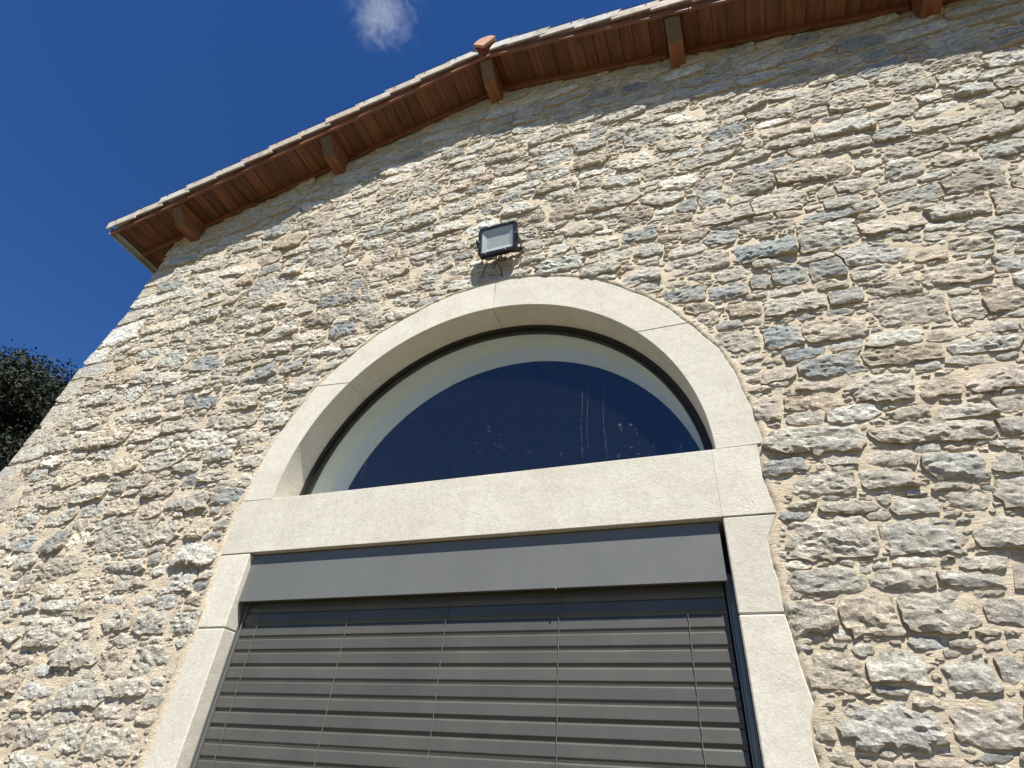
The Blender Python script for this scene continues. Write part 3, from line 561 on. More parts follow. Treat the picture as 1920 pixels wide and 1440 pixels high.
# ---- dressed stone surround
YF = -0.012
def arc_block(a0, a1, b0, b1, step=2.0):     # a: angles on the intrados, b: on the extrados
    g_ = math.degrees(0.0025 / AR)
    n = max(3, int((a1 - a0) / step)); A = np.linspace(a0 + g_, a1 - g_, n); Bo = np.linspace(b0 + g_, b1 - g_, n)
    inn = [(ACX + AR * math.cos(math.radians(a)), ACZ + AR * math.sin(math.radians(a))) for a in A]
    out_ = [(ACX + outer_r(a) * math.cos(math.radians(a)), ACZ + outer_r(a) * math.sin(math.radians(a))) for a in Bo[::-1]]
    return inn + out_
for a0, a1, b0, b1 in ((1.1, 41.0, 1.1, 34.0), (41.0, 88.3, 34.0, 88.4), (88.3, 138.5, 88.4, 144.6), (138.5, 178.9, 144.6, 178.9)):
    bm = bmesh.new(); prism(bm, arc_block(a0, a1, b0, b1), YF + random.uniform(-0.001, 0.001), 0.26)
    obj('arch_stone', bm, M_LIME, B, bevel=0.003)
def jag(fn, z0, z1, n=7): return [(float(fn(z)), float(z)) for z in np.linspace(z0, z1, n)]
bm = bmesh.new(); G = 0.0025
prism(bm, [(1.0 * S - 0.0003, ZL + 0.0), (1.0 * S - 0.0003, ZT)] + jag(jl, ZT, ZL + G), YF, 0.55); obj('lintel', bm, M_LIME, B, bevel=0.003)
bm = bmesh.new(); prism(bm, [(1.0 * S, ZT), (1.0 * S, ZL + G)] + jag(jr, ZL + G, ZT)[::1], YF, 0.40); obj('lintel_end_stone', bm, M_LIME, B, bevel=0.0012)
cuts = [ZL - G, Z(-0.314), Z(-0.93), Z(-1.5), 0.0]
for z1, z0 in zip(cuts, cuts[1:]):
    d1 = 0.0 if z1 == cuts[0] else 0.004; d0 = 0.0
    bm = bmesh.new(); prism(bm, [(-S, z1 - d1), (-S, z0 + d0)] + jag(jl, z0 + d0, z1 - d1, 9), YF + random.uniform(0, 0.002), 0.42); obj('jamb_stone', bm, M_LIME, B, bevel=0.006)
    bm = bmesh.new(); prism(bm, [(S, z0 + d0), (S, z1 - d1)] + jag(jr, z1 - d1, z0 + d0, 14), YF + random.uniform(0, 0.002), 0.42); obj('jamb_stone', bm, M_LIME, B, bevel=0.006)
bm = bmesh.new()                                   # mortar in the joints, set back from the faces
A = np.linspace(1.5, 178.5, 90)
poly = [(ACX + (AR + 0.005) * math.cos(math.radians(a)), ACZ + (AR + 0.005) * math.sin(math.radians(a))) for a in A] + \
       [(ACX + (AR + 0.15) * math.cos(math.radians(a)), ACZ + (AR + 0.15) * math.sin(math.radians(a))) for a in A[::-1]]
prism(bm, poly, YF + 0.004, 0.25)
box(bm, -1.13 * S, -S - 0.006, YF + 0.008, 0.3, 0.0, ZL - 0.001); box(bm, S + 0.006, 1.11 * S, YF + 0.008, 0.3, 0.0, ZL + 0.1)
obj('joint_mortar', bm, M_JOINT, B)

# ---- arched window: frame > pane, and the plastered embrasure behind it
FY0, FY1 = 0.205, 0.245
A = np.linspace(0, 180, 73)
def ring(r0, r1, z0):
    pts = lambda r: [(ACX + r * math.cos(math.radians(a)), max(z0, ACZ + r * math.sin(math.radians(a)))) for a in A]
    return pts(r0), pts(r1)
bm = bmesh.new()
def frame_ring(bm, r0, r1, y0, y1):
    p0, p1 = ring(r0, r1, ZT + 0.001)
    for i in range(len(A) - 1):
        c8 = [(p0[i][0], y0, p0[i][1]), (p1[i][0], y0, p1[i][1]), (p1[i][0], y1, p1[i][1]), (p0[i][0], y1, p0[i][1]),
              (p0[i + 1][0], y0, p0[i + 1][1]), (p1[i + 1][0], y0, p1[i + 1][1]), (p1[i + 1][0], y1, p1[i + 1][1]), (p0[i + 1][0], y1, p0[i + 1][1])]
        v = [bm.verts.new(q) for q in c8]
        for f in ((0, 1, 5, 4), (1, 2, 6, 5), (2, 3, 7, 6), (3, 0, 4, 7)): bm.faces.new([v[k] for k in f])
    bmesh.ops.remove_doubles(bm, verts=bm.verts[:], dist=1e-5)
frame_ring(bm, AR - 0.030, AR - 0.002, FY0, FY1); frame_ring(bm, AR - 0.042, AR - 0.028, FY0 + 0.012, FY1 + 0.02)
bb = bmesh.new(); box(bb, ACX - AR + 0.03, ACX + AR - 0.03, FY0 + 0.004, FY1 + 0.02, ZT + 0.001, ZT + 0.028)
tmp = bpy.data.meshes.new('t'); bb.to_mesh(tmp); bm.from_mesh(tmp); bb.free()
win_o = obj('arched_window', bm, M_FRAME, B)
bm = bmesh.new()
prism(bm, [(ACX + (AR - 0.036) * math.cos(math.radians(a)), max(ZT + 0.026, ACZ + (AR - 0.036) * math.sin(math.radians(a)))) for a in A[1:-1]], 0.224, 0.234)
obj('pane', bm, M_GLASS, win_o)
# dried water runs and splashes on the outside of the pane
k = NB('dried_water'); tr = k.n('ShaderNodeBsdfTransparent'); mx = k.n('ShaderNodeMixShader'); k.b.inputs['Base Color'].default_value = (0.7, 0.7, 0.68, 1); k.b.inputs['Roughness'].default_value = 0.9
fac = k.ramp(k.noise(k.pos(), 30, 4, 0.6), [(0.35, 0.0), (0.7, 0.07)])
k.l(fac, mx.inputs[0]); k.l(tr.outputs[0], mx.inputs[1]); k.l(k.b.outputs[0], mx.inputs[2]); k.l(mx.outputs[0], k.out.inputs['Surface'])
M_RUN = k.m
def run(x, z1, z0, wd):
    bm = bmesh.new(); n = 14; L_, R_ = [], []
    for q in range(n + 1):
        f = q / n; z = z1 + (z0 - z1) * f; xx = x + 0.004 * math.sin(f * 7 + x * 9) + random.uniform(-0.0012, 0.0012); ww = wd * (1.15 - 0.5 * f) * random.uniform(0.7, 1.2)
        L_.append((xx - ww / 2, z)); R_.append((xx + ww / 2, z))
    prism(bm, L_ + R_[::-1], 0.2232, 0.2237); obj('water_mark', bm, M_RUN, win_o)
for x, a, b_, wd in ((0.657, 0.85, 0.237, 0.0042), (0.692, 0.75, 0.27, 0.003), (0.795, 0.76, 0.237, 0.004), (0.626, 0.81, 0.76, 0.007), (0.925, 0.56, 0.545, 0.006), (-0.88, 0.40, 0.24, 0.0035), (0.675, 0.83, 0.80, 0.02)):
    run(x, ACZ + a, ACZ + b_, wd)
for x, z, r in ((0.889, 0.40, 0.014), (0.955, 0.394, 0.012), (0.975, 0.36, 0.009), (0.989, 0.33, 0.007), (1.073, 0.231, 0.006), (0.70, 0.79, 0.013)):
    bm = bmesh.new(); prism(bm, [(x + r * random.uniform(0.5, 1.2) * math.cos(q * 0.6283), ACZ + z + r * random.uniform(0.4, 1.0) * math.sin(q * 0.6283)) for q in range(10)], 0.2232, 0.2237); obj('water_mark', bm, M_RUN, win_o)
bm = bmesh.new()
IR = AR - 0.028
p_ = [(ACX + IR * math.cos(math.radians(a)), max(ZT + 0.004, ACZ + IR * math.sin(math.radians(a)))) for a in A]
a_ = [bm.verts.new((x, 0.266, z)) for x, z in p_]; b_ = [bm.verts.new((x, 0.60, z)) for x, z in p_]
for i in range(len(p_) - 1): bm.faces.new((a_[i], a_[i + 1], b_[i + 1], b_[i]))
bm.faces.new((a_[0], b_[0], b_[-1], a_[-1]))
o_ = [(ACX + 2.9 * math.cos(math.radians(a)), 0.60, ACZ + 2.9 * math.sin(math.radians(a))) for a in A]
c_ = [bm.verts.new(q) for q in o_]
for i in range(len(p_) - 1): bm.faces.new((b_[i], b_[i + 1], c_[i + 1], c_[i]))
v4 = [bm.verts.new(q) for q in ((-2.85, 0.60, 0.01), (2.9, 0.60, 0.01))]
bm.faces.new((b_[-1], b_[0], c_[0], v4[1], v4[0], c_[-1]))
obj('window_embrasure', bm, M_PLASTER, B, smooth=False)
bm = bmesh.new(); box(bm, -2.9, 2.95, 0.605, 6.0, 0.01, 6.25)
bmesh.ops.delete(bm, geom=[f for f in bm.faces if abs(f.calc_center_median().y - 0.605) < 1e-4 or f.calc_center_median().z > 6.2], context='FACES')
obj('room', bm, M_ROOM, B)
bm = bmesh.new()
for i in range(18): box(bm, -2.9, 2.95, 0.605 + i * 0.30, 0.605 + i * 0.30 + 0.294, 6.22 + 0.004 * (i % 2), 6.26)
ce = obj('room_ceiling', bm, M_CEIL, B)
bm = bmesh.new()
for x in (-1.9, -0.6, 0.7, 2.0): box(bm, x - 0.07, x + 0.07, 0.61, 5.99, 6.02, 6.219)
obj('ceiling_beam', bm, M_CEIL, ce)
# glazed door behind the blind
bm = bmesh.new()
for x0, x1 in ((-S + 0.004, -S + 0.08), (-0.04, 0.04), (S - 0.08, S - 0.004)): box(bm, x0, x1, 0.23, 0.30, 0.02, ZL - 0.004)
for z0, z1 in ((0.02, 0.12), (ZL - 0.09, ZL - 0.004)):
    box(bm, -S + 0.08, -0.04, 0.231, 0.299, z0, z1); box(bm, 0.04, S - 0.08, 0.231, 0.299, z0, z1)
gd = obj('glazed_door', bm, M_FRAME, B)
for x0, x1 in ((-S + 0.08, -0.04), (0.04, S - 0.08)):
    bm = bmesh.new(); box(bm, x0, x1, 0.258, 0.27, 0.12, ZL - 0.09); obj('pane', bm, M_GLASS, gd)

# ------------------------------------------------------------------ roof
def rpt(side, s, t, y): return (XR + side * (s * RC + t * RN), y, RS - s * RN + t * RC)
def rbox(bm, side, s0, s1, t0, t1, y0, y1, lift0=0.0, lift1=0.0):
    hexa(bm, [rpt(side, s0, t0 + lift0, y0), rpt(side, s1, t0 + lift1, y0), rpt(side, s1, t0 + lift1, y1), rpt(side, s0, t0 + lift0, y1),
              rpt(side, s0, t1 + lift0, y0), rpt(side, s1, t1 + lift1, y0), rpt(side, s1, t1 + lift1, y1), rpt(side, s0, t1 + lift0, y1)])
SLEN_ = {-1: (3.43 - 0.13) * S / RC, 1: (3.43 - 0.13) * S / RC + 1.35}
bm = bmesh.new()
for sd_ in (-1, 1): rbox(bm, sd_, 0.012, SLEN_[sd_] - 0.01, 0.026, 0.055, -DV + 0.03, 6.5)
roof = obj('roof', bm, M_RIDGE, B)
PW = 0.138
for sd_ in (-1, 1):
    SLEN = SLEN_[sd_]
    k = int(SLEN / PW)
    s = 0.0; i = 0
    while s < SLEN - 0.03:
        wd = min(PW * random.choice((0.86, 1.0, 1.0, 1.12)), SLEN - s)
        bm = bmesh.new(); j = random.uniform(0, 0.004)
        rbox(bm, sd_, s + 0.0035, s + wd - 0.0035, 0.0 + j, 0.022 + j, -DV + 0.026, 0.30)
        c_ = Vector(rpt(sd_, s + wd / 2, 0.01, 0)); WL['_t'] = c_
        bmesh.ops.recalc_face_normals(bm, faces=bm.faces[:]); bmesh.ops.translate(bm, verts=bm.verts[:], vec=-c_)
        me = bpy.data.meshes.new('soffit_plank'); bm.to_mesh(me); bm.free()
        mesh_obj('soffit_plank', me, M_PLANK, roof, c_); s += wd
    # verge boards in two lengths, trim along the wall
    for s0, s1 in ((0.0, 2.05), (2.053, SLEN)):
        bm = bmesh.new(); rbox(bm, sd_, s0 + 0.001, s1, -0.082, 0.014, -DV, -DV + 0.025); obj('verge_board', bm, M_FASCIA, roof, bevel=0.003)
purl_x = [(-2.79, 0), (-1.45, 0), (-0.13, 0), (1.19, 0), (2.50, 0), (3.82, 0)]
px_ = [q[0] * S for q in purl_x]
for x in px_:
    zt = soffit(x) - 0.004 - (0.06 * RSLOPE if abs(x - XR) > 0.05 else 0.02)
    zb = zt - 0.245; hw = 0.062
    prof = [(-DV + 0.03, zt), (0.45, zt), (0.45, zb), (-0.235, zb), (-DV + 0.03, zb + 0.155)]
    bm = bmesh.new()
    a_ = [bm.verts.new((x - hw, y, z)) for y, z in prof]; b_ = [bm.verts.new((x + hw, y, z)) for y, z in prof]
    bm.faces.new(a_); bm.faces.new(b_[::-1])
    for i in range(5):
        f = bm.faces.new((a_[i], b_[i], b_[(i + 1) % 5], a_[(i + 1) % 5]))
        if i in (3, 4): f.material_index = 1
    bmesh.ops.recalc_face_normals(bm, faces=bm.faces[:])
    c_ = Vector((x, 0, zb)); bmesh.ops.translate(bm, verts=bm.verts[:], vec=-c_)
    me = bpy.data.meshes.new('purlin'); bm.to_mesh(me); bm.free(); me.materials.append(M_BEAM); me.materials.append(M_ENDGRAIN)
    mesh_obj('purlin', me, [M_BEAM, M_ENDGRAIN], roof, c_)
# trim board under the soffit, between the purlins
ends = [-3.43 * S + 0.03] + px_ + [2 * XR + 3.43 * S + 1.27]
for x0, x1 in zip(ends, ends[1:]):
    x0 += 0.058; x1 -= 0.058
    sd_ = 1 if (x0 + x1) / 2 > XR else -1
    s0, s1 = sorted((abs(x0 - XR) / RC, abs(x1 - XR) / RC))
    bm = bmesh.new(); rbox(bm, sd_, s0, s1, -0.088, -0.002, -0.052, -0.022); obj('trim_board', bm, M_FASCIA, roof, bevel=0.003)
# zinc drip strip along each eave
for sd_ in (-1, 1):
    SLEN = SLEN_[sd_]
    bm = bmesh.new(); rbox(bm, sd_, SLEN - 0.045, SLEN + 0.012, -0.012, -0.003, -DV + 0.02, 4.0); rbox(bm, sd_, SLEN + 0.006, SLEN + 0.018, -0.06, 0.05, -DV - 0.01, 4.0)
    obj('eave_strip', bm, M_ZINC, roof)
# verge tiles, each lapping over the one below
TL_ = 0.362
for sd_ in (-1, 1):
    SLEN = SLEN_[sd_]
    s = SLEN + 0.03 - TL_ - 0.03; i = 0
    while s > -0.15:
        ln = TL_ + 0.05; jt = random.uniform(-0.004, 0.004); jy = random.uniform(-0.006, 0.006)
        s0 = max(s, 0.07)
        bm = bmesh.new()
        up0, up1 = -0.012 + jt, 0.040 + jt
        rbox(bm, sd_, s0, s + ln, -0.014, 0.118, -DV - 0.040 + jy, -DV - 0.024 + jy, up0, up1)       # hanging flange
        n = 7; prof = [(-DV - 0.040 + jy + 0.10 * (1 - math.cos(math.pi * q / (n - 1))), 0.118 + 0.045 * math.sin(math.pi * q / (n - 1))) for q in range(n)]
        for q in range(n - 1):
            (y0, t0), (y1, t1) = prof[q], prof[q + 1]
            hexa(bm, [rpt(sd_, s0, t0 + up0 - 0.014, y0), rpt(sd_, s + ln, t0 + up1 - 0.014, y0), rpt(sd_, s + ln, t1 + up1 - 0.014, y1), rpt(sd_, s0, t1 + up0 - 0.014, y1),
                      rpt(sd_, s0, t0 + up0, y0), rpt(sd_, s + ln, t0 + up1, y0), rpt(sd_, s + ln, t1 + up1, y1), rpt(sd_, s0, t1 + up0, y1)])
        c_ = Vector(rpt(sd_, s + ln / 2, 0.07, -DV))
        bmesh.ops.recalc_face_normals(bm, faces=bm.faces[:]); bmesh.ops.translate(bm, verts=bm.verts[:], vec=-c_)
        me = bpy.data.meshes.new('verge_tile'); bm.to_mesh(me); bm.free()
        t_ = mesh_obj('verge_tile', me, M_TILE, roof, c_)
        s -= TL_; i += 1
# nails of the verge tiles
bm = bmesh.new()
for sd_ in (-1, 1):
    SLEN = SLEN_[sd_]
    s = SLEN + 0.03 - TL_ - 0.03
    while s > 0:
        c_ = Vector(rpt(sd_, s + 0.30, 0.085 + 0.022, -DV - 0.043))
        bmesh.ops.create_cone(bm, cap_ends=True, segments=8, radius1=0.007, radius2=0.007, depth=0.012, matrix=Matrix.Translation(c_) @ Matrix.Rotation(math.pi / 2, 4, 'X')); s -= TL_
obj('tile_nails', bm, M_ENDGRAIN, roof)
# ridge tile with its closed end
bm = bmesh.new()
rz0 = RS + 0.065; Rr = 0.125
pts = [(XR, rz0 - 0.06)] + [(XR + Rr * math.cos(math.radians(a)), rz0 + 0.035 + Rr * 0.92 * math.sin(math.radians(a))) for a in np.linspace(8, 172, 15)]
prism(bm, pts, -DV - 0.075, -DV - 0.045); 
obj('ridge_end_tile', bm, M_RIDGE, roof, bevel=0.004)
for k in range(6):
    bm = bmesh.new(); y0 = -DV - 0.044 + k * 0.40
    A2 = np.linspace(5, 175, 13); ro = [Rr * 1.0 - 0.006 * (k % 2)] * 2
    for a0, a1 in zip(A2, A2[1:]):
        q = []
        for y in (y0, y0 + 0.43 if k < 5 else y0 + 0.4):
            for a, r in ((a0, Rr - 0.018), (a0, Rr), (a1, Rr), (a1, Rr - 0.018)):
                q.append((XR + r * math.cos(math.radians(a)), y, rz0 + 0.035 + r * 0.92 * math.sin(math.radians(a)) + (0.006 if y > y0 else 0.0)))
        hexa(bm, q)
    obj('ridge_tile', bm, M_RIDGE, roof)

# ------------------------------------------------------------------ external venetian blind
BL = thing('external_blind', 'grey external venetian blind lowered under the stone lintel', 'blind', (0, 0.12, 0.0))
bm = bmesh.new()
bx0, bx1 = -S + 0.006, 0.983 * S; zb, ztp = Z(-0.204), ZL - 0.008; by = 0.022
hexa(bm, [(bx0, by, zb), (bx1, by, zb), (bx1, by + 0.003, zb), (bx0, by + 0.003, zb), (bx0, by + 0.003, ztp), (bx1, by + 0.003, ztp), (bx1, by + 0.006, ztp), (bx0, by + 0.006, ztp)])
box(bm, bx0, bx1, by + 0.003, by + 0.024, zb, zb + 0.003)
box(bm, bx0, bx1, by + 0.0065, 0.22, ztp - 0.004, ztp - 0.001)
box(bm, bx0, bx1, 0.206, 0.21, zb + 0.02, ztp - 0.005)
for x in (bx0 + 0.0005, bx1 - 0.0045):
    a_ = [(by + 0.004, zb + 0.003), (0.075, zb - 0.075), (0.16, zb - 0.075), (0.16, ztp - 0.006), (by + 0.007, ztp - 0.006)]
    p0 = [bm.verts.new((x, y, z)) for y, z in a_]; p1 = [bm.verts.new((x + 0.004, y, z)) for y, z in a_]
    bm.faces.new(p0); bm.faces.new(p1[::-1])
    for i in range(5): bm.faces.new((p0[i], p1[i], p1[(i + 1) % 5], p0[(i + 1) % 5]))
obj('blind_box', bm, M_BOX, BL)
# slat section (y outwards negative, z): hooked top, bead, flat face, rolled lower lip
PITCH = 0.0525 * S
prof = [(0.008, 0.0790), (0.0005, 0.0780), (-0.0046, 0.0735), (-0.0012, 0.0575), (-0.0008, 0.0560), (-0.0064, 0.0493), (-0.0068, 0.0440), (-0.0078, 0.026), (-0.0088, 0.010), (-0.0091, 0.004), (-0.0078, 0.0008), (-0.0058, 0.0)]
th_ = 0.0012
sx0, sx1 = -S + 0.034, S - 0.045
bm = bmesh.new()
rings = []
for x in (sx0, sx1):
    rings.append([bm.verts.new((x, y, z)) for y, z in prof] + [bm.verts.new((x, y + th_ * 1.5, z)) for y, z in prof[::-1]])
n = len(rings[0])
for i in range(n): bm.faces.new((rings[0][i], rings[0][(i + 1) % n], rings[1][(i + 1) % n], rings[1][i]))
bm.faces.new(rings[0]); bm.faces.new(rings[1][::-1])
bmesh.ops.recalc_face_normals(bm, faces=bm.faces[:])
slat_me = bpy.data.meshes.new('slat'); bm.to_mesh(slat_me); bm.free()
YS = 0.100
for k in range(-3, 27):
    z = Z(-0.332) - k * PITCH
    if z < 0.10: break
    o = mesh_obj('slat', slat_me, M_BLIND, BL, (0, YS + random.uniform(-0.0012, 0.0012), z))
    o.rotation_euler.x = random.uniform(-0.02, 0.02)
for xu in (-0.898, -0.455, -0.022, 0.413, 0.847):
    x = xu * S; bm = bmesh.new()
    z0, z1 = 0.1, Z(-0.20)
    pts = []
    for q in range(90):
        z = z0 + (z1 - z0) * q / 89
        pts.append((x + 0.0012 * math.sin(q * 1.7), YS - 0.0125 + 0.001 * math.sin(q * 2.3), z))
    tube(bm, pts, 0.0017, 5)
    for k in range(-3, 30):                                  # rungs of the ladder seen above each slat
        z = Z(-0.332) - k * PITCH
        if z < 0.15: break
        box(bm, x + 0.014, x + 0.0185, YS + 0.0012, YS + 0.0032, z + 0.0535, z + 0.078)
    obj('ladder_cord', bm, M_CORD, BL)
for x0, x1 in ((-S + 0.002, -S + 0.030), (S - 0.036, S - 0.004)):
    bm = bmesh.new()
    box(bm, x0, x0 + 0.006, 0.078, 0.135, 0.02, zb + 0.05); box(bm, x1 - 0.006, x1, 0.080, 0.135, 0.02, zb + 0.05); box(bm, x0 + 0.006, x1 - 0.006, 0.096, 0.135, 0.02, zb + 0.05)
    obj('guide_rail', bm, M_RAIL, BL, bevel=0.0015)
bm = bmesh.new(); box(bm, sx0, sx1, YS - 0.012, YS + 0.02, 0.045, 0.085); obj('bottom_rail', bm, M_BLIND, BL, bevel=0.003)
bm = bmesh.new(); bmesh.ops.create_uvsphere(bm, u_segments=10, v_segments=6, radius=0.006, matrix=Matrix.Translation((0.413 * S, by + 0.001, zb - 0.004))); obj('cord_knob', bm, M_CORD, BL, smooth=True)

# ------------------------------------------------------------------ floodlight
LC = Vector((0.0705 * S, -0.1425, Z(1.682)))
FL = thing('floodlight', 'black square floodlight with pale lens mounted on the gable wall', 'floodlight', (LC.x, 0.0, LC.z))
Vv = Vector((0, -0.050, 0.277)).normalized(); Nn = Vector((0, -Vv.z, Vv.y)); Xx = Vector((1, 0, 0))
if Nn.y > 0: Nn = -Nn
def lp(u, v, n): return LC + Xx * u + Vv * v + Nn * n
def rrect(hw, hh, r, seg=5):
    pts = []
    for cx, cy, a0 in ((hw - r, hh - r, 0), (-hw + r, hh - r, 90), (-hw + r, -hh + r, 180), (hw - r, -hh + r, 270)):
        for q in range(seg + 1):
            a = math.radians(a0 + 90 * q / seg); pts.append((cx + r * math.cos(a), cy + r * math.sin(a)))
    return pts
HW, HH = 0.158, 0.140
bm = bmesh.new()
lay = [(rrect(HW - 0.031, HH - 0.031, 0.012), -0.004), (rrect(HW - 0.025, HH - 0.025, 0.014), 0.004), (rrect(HW - 0.004, HH - 0.004, 0.030), 0.004), (rrect(HW, HH, 0.034), -0.002),
       (rrect(HW, HH, 0.034), -0.030), (rrect(HW - 0.02, HH - 0.02, 0.03), -0.036), (rrect(HW - 0.03, HH - 0.03, 0.03), -0.048)]
rg = [[bm.verts.new(lp(u, v, n_)) for u, v in pts] for pts, n_ in lay]
for a_, b_ in zip(rg, rg[1:]):
    for i in range(len(a_)): bm.faces.new((a_[i], a_[(i + 1) % len(a_)], b_[(i + 1) % len(a_)], b_[i]))
bm.faces.new(rg[-1])
hs = obj('housing', bm, M_BLACK, FL)
bm = bmesh.new()                                               # stepped pale reflector behind the glass
lay = [(rrect(HW - 0.028, HH - 0.028, 0.012), -0.004), (rrect(HW - 0.031, HH - 0.031, 0.011), -0.006), (rrect(HW - 0.058, HH - 0.062, 0.004), -0.016), (rrect(HW - 0.061, HH - 0.065, 0.004), -0.0165), (rrect(HW - 0.066, HH - 0.070, 0.004), -0.020)]
rg = [[bm.verts.new(lp(u, v, n_)) for u, v in pts] for pts, n_ in lay]
for a_, b_ in zip(rg, rg[1:]):
    for i in range(len(a_)): bm.faces.new((a_[i], a_[(i + 1) % len(a_)], b_[(i + 1) % len(a_)], b_[i]))
bm.faces.new(rg[-1]); obj('reflector', bm, M_LENS, FL)
bm = bmesh.new()
a_ = [bm.verts.new(lp(u, v, -0.001)) for u, v in rrect(HW - 0.029, HH - 0.029, 0.012)]; b_ = [bm.verts.new(lp(u, v, -0.0035)) for u, v in rrect(HW - 0.029, HH - 0.029, 0.012)]
bm.faces.new(a_); bm.faces.new(b_[::-1])
for i in range(len(a_)): bm.faces.new((a_[i], a_[(i + 1) % len(a_)], b_[(i + 1) % len(a_)], b_[i]))
obj('lens', bm, M_LGLASS, FL)
rotM = Matrix((Xx, Vv, Nn)).transposed().to_4x4()
for u, v in ((-HW + 0.013, 0.0), (HW - 0.013, 0.01), (-0.07, HH - 0.012), (0.08, HH - 0.012), (-0.09, -HH + 0.012), (0.07, -HH + 0.012)):
    bm = bmesh.new(); bmesh.ops.create_cone(bm, cap_ends=True, segments=10, radius1=0.007, radius2=0.0055, depth=0.006, matrix=Matrix.Translation(lp(u, v, 0.006)) @ rotM); obj('screw', bm, M_STEEL, FL)
bm = bmesh.new()                                               # U bracket
for sgn in (-1, 1):
    x = LC.x + sgn * (HW + 0.006); x0, x1 = sorted((x, x + sgn * 0.004))
    pr = [(-0.162, LC.z - 0.02), (-0.162, LC.z + 0.02), (-0.02, LC.z - 0.035), (-0.012, LC.z - 0.035), (-0.012, LC.z - 0.075), (-0.02, LC.z - 0.075)]
    p0 = [bm.verts.new((x0, y, z)) for y, z in pr]; p1 = [bm.verts.new((x1, y, z)) for y, z in pr]
    bm.faces.new(p0); bm.faces.new(p1[::-1])
    for i in range(6): bm.faces.new((p0[i], p1[i], p1[(i + 1) % 6], p0[(i + 1) % 6]))
box(bm, LC.x - HW - 0.01, LC.x + HW + 0.01, -0.044, -0.038, LC.z - 0.075, LC.z - 0.035)
obj('bracket', bm, M_BLACK, FL)
bm = bmesh.new()
def wall_pt(u_, z_, y=-0.045): return (LC.x + u_, y, LC.z + z_)
tube(bm, [wall_pt(-0.02, -0.10, -0.07), wall_pt(-0.015, -0.17, -0.09), wall_pt(0.02, -0.20, -0.08), wall_pt(0.045, -0.17, -0.06), wall_pt(0.05, -0.13, -0.05)], 0.0045, 6)
obj('cable', bm, M_BLACK, FL, smooth=True); bm = bmesh.new()
tube(bm, [wall_pt(-0.045, -0.23, -0.05), wall_pt(-0.02, -0.205, -0.075), wall_pt(0.005, -0.22, -0.07), wall_pt(0.015, -0.26, -0.045), wall_pt(0.015, -0.29, -0.01)], 0.0045, 6)
obj('cable', bm, M_BLACK, FL, smooth=True)
bm = bmesh.new(); tube(bm, [wall_pt(-0.10, -0.15, -0.05), wall_pt(-0.125, -0.22, -0.045), wall_pt(-0.15, -0.27, -0.03)], 0.003, 5)
obj('safety_wire', bm, M_BLACK, FL, smooth=True); bm = bmesh.new()
tube(bm, [wall_pt(0.225, -0.075, -0.04), wall_pt(0.205, -0.14, -0.045), wall_pt(0.175, -0.19, -0.05), wall_pt(0.15, -0.26, -0.03)], 0.003, 5)
obj('safety_wire', bm, M_BLACK, FL, smooth=True)

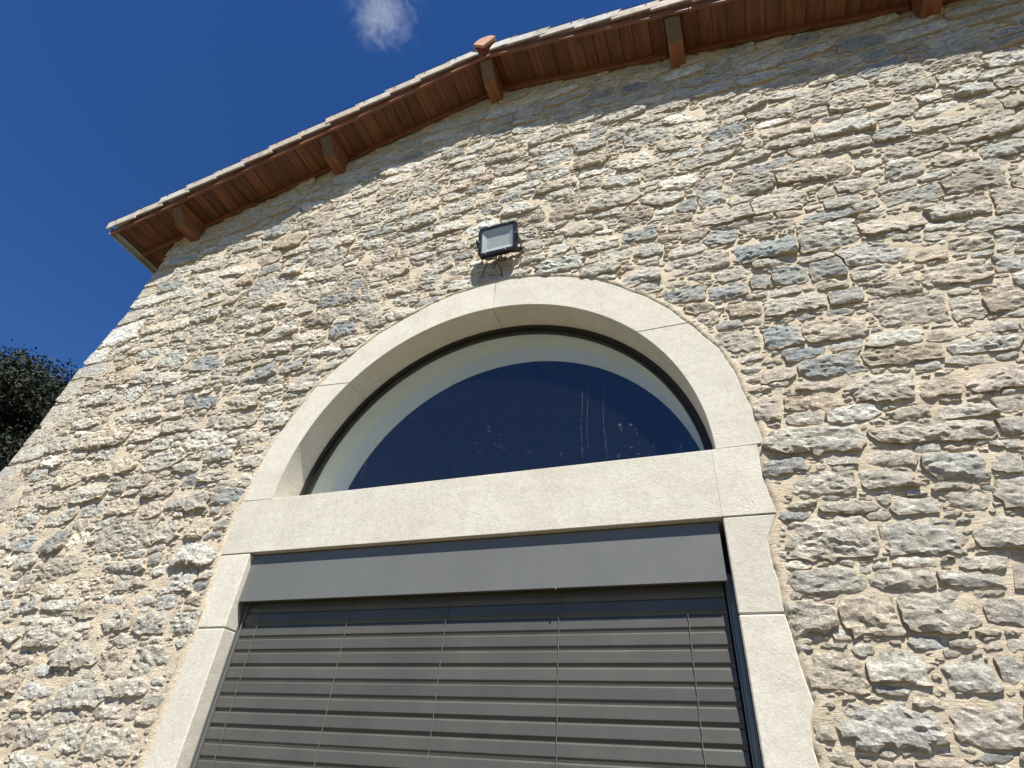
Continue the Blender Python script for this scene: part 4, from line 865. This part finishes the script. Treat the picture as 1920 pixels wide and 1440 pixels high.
# ------------------------------------------------------------------ trees beyond the left corner
def mat_leaf():
    k = NB('dark_foliage'); oi = k.n('ShaderNodeNewGeometry')
    c = k.mix(k.noise(k.pos(), 1.1, 4, 0.6), (0.008, 0.012, 0.005), (0.023, 0.031, 0.012))
    c = k.mix(k.ramp(oi.outputs['Random Per Island'], [(0.0, 0.5), (1.0, 1.5)]), (0.010, 0.013, 0.006), c)
    return k.done(c, 0.85)
M_LEAF = mat_leaf(); M_BARK = mat_plain('grey_bark', (0.16, 0.13, 0.10), 0.9, 0, 0.35, 5, 0.6)
def tree(label, base, height, rx, crown0, seed, nclump, leafsize):
    r_ = random.Random(seed); g_ = np.random.default_rng(seed)
    T = thing('evergreen_tree', label, 'tree', base, 'dark evergreen trees beyond the left corner')
    bx_, by_, bz_ = base
    bm = bmesh.new()
    pts = [(bx_ + 0.25 * math.sin(q * 1.3 + seed), by_ + 0.2 * math.sin(q * 0.9), bz_ + height * 0.93 * q / 9) for q in range(10)]
    tube(bm, pts, [0.34 * (1 - q / 9.6) + 0.02 for q in range(10)], 9)
    tips = []
    for q in range(46):
        f = r_.uniform(0.25, 0.95); an = r_.uniform(0, 6.283); z0 = bz_ + height * f
        reach = rx * (0.35 + 0.75 * math.sin(math.pi * min(1, max(0.05, (f - crown0) / (1.04 - crown0))) ** 0.8)) * r_.uniform(0.7, 1.05)
        s0 = Vector((pts[int(f * 9)][0], pts[int(f * 9)][1], z0)); e0 = s0 + Vector((math.cos(an) * reach, math.sin(an) * reach, reach * r_.uniform(0.05, 0.45)))
        md = (s0 + e0) / 2 + Vector((r_.uniform(-.3, .3), r_.uniform(-.3, .3), r_.uniform(-.1, .4)))
        tube(bm, [s0, md, e0], [0.085 * (1.1 - f), 0.05 * (1.1 - f) + 0.01, 0.012], 5)
        for w_ in (0.45, 0.65, 0.85, 1.0, 1.05): tips.append(s0.lerp(md, w_ * 2) if w_ < 0.5 else md.lerp(e0, (w_ - 0.5) * 2))
    obj('trunk', bm, M_BARK, T, smooth=True)
    cl = []
    for q in range(nclump):
        t_ = tips[r_.randrange(len(tips))]
        cl.append((t_.x + r_.gauss(0, 0.36), t_.y + r_.gauss(0, 0.36), t_.z + r_.gauss(0.05, 0.36)))
    for q in range(10): cl.append((pts[-1][0] + r_.gauss(0, 0.35), pts[-1][1] + r_.gauss(0, 0.35), bz_ + height * r_.uniform(0.9, 1.0)))
    cl = np.array(cl); cl[:, 2] = np.minimum(cl[:, 2], bz_ + height * g_.uniform(0.93, 1.0, len(cl))); per = 52
    P = np.repeat(cl, per, 0) + g_.normal(0, 1, (len(cl) * per, 3)) * np.repeat(g_.uniform(0.12, 0.36, (len(cl), 1)), per, 0) * np.array([1.15, 1.15, 0.8])
    n = len(P); d1 = g_.normal(0, 1, (n, 3)); d1 /= np.linalg.norm(d1, axis=1)[:, None]; d2 = np.cross(d1, g_.normal(0, 1, (n, 3))); d2 /= np.linalg.norm(d2, axis=1)[:, None]
    L = leafsize * g_.uniform(0.6, 1.3, (n, 1))
    Vx = np.stack([P - d1 * L, P + d2 * L * 0.42, P + d1 * L, P - d2 * L * 0.42], 1).reshape(-1, 3)
    me = bpy.data.meshes.new('crown'); me.from_pydata((Vx - np.array(base)).tolist(), [], np.arange(n * 4).reshape(-1, 4).tolist())
    mesh_obj('crown', me, M_LEAF, T, base)
    return T
def at_dir(az, dist): return (CAM.x + dist * math.sin(math.radians(az)), CAM.y + dist * math.cos(math.radians(az)), 0.0)
tree('dark dense evergreen tree with bare twigs left of the wall corner', at_dir(-69.0, 24), 11.3, 4.6, 0.2, 3, 2800, 0.075)
tree('dark evergreen tree top just showing against the wall edge', at_dir(-63.0, 30), 15.5, 5.2, 0.2, 8, 3000, 0.085)
tree('dark evergreen tree cut off by the left picture edge', at_dir(-77.0, 23), 10.4, 4.5, 0.2, 12, 1900, 0.075)

# ------------------------------------------------------------------ one small cloud
cd = Vector((-0.3536, 0.2369, 0.9049)); DC = 420.0
cc = CAM + cd * DC + Vector(UP) * 6.0
k = NB('cloud_vapour'); k.t.nodes.remove(k.b)
tc = k.n('ShaderNodeTexCoord'); ob_ = tc.outputs['Object']
ln = k.n('ShaderNodeVectorMath'); ln.operation = 'LENGTH'; k.l(ob_, ln.inputs[0])
nz = k.noise(ob_, 2.0, 8, 0.68, 1.6)
dn = k.math('SUBTRACT', k.math('ADD', nz, k.math('MULTIPLY', ln.outputs['Value'], -0.40)), 0.255)
dn = k.math('MULTIPLY', k.math('MAXIMUM', dn, 0.0), 0.085)
pv = k.n('ShaderNodeVolumePrincipled'); pv.inputs['Color'].default_value = (0.97, 0.97, 0.97, 1); pv.inputs['Anisotropy'].default_value = 0.2
k.l(dn, pv.inputs['Density']); k.l(pv.outputs[0], k.out.inputs['Volume'])
bm = bmesh.new(); bmesh.ops.create_icosphere(bm, subdivisions=3, radius=1.0)
me = bpy.data.meshes.new('cloud'); bm.to_mesh(me); bm.free()
cl = mesh_obj('cloud', me, k.m, None, cc); cl.scale = (31, 33, 20); cl['kind'] = 'stuff'
cl['label'] = 'small wispy white cloud in the deep blue sky'; cl['category'] = 'cloud'
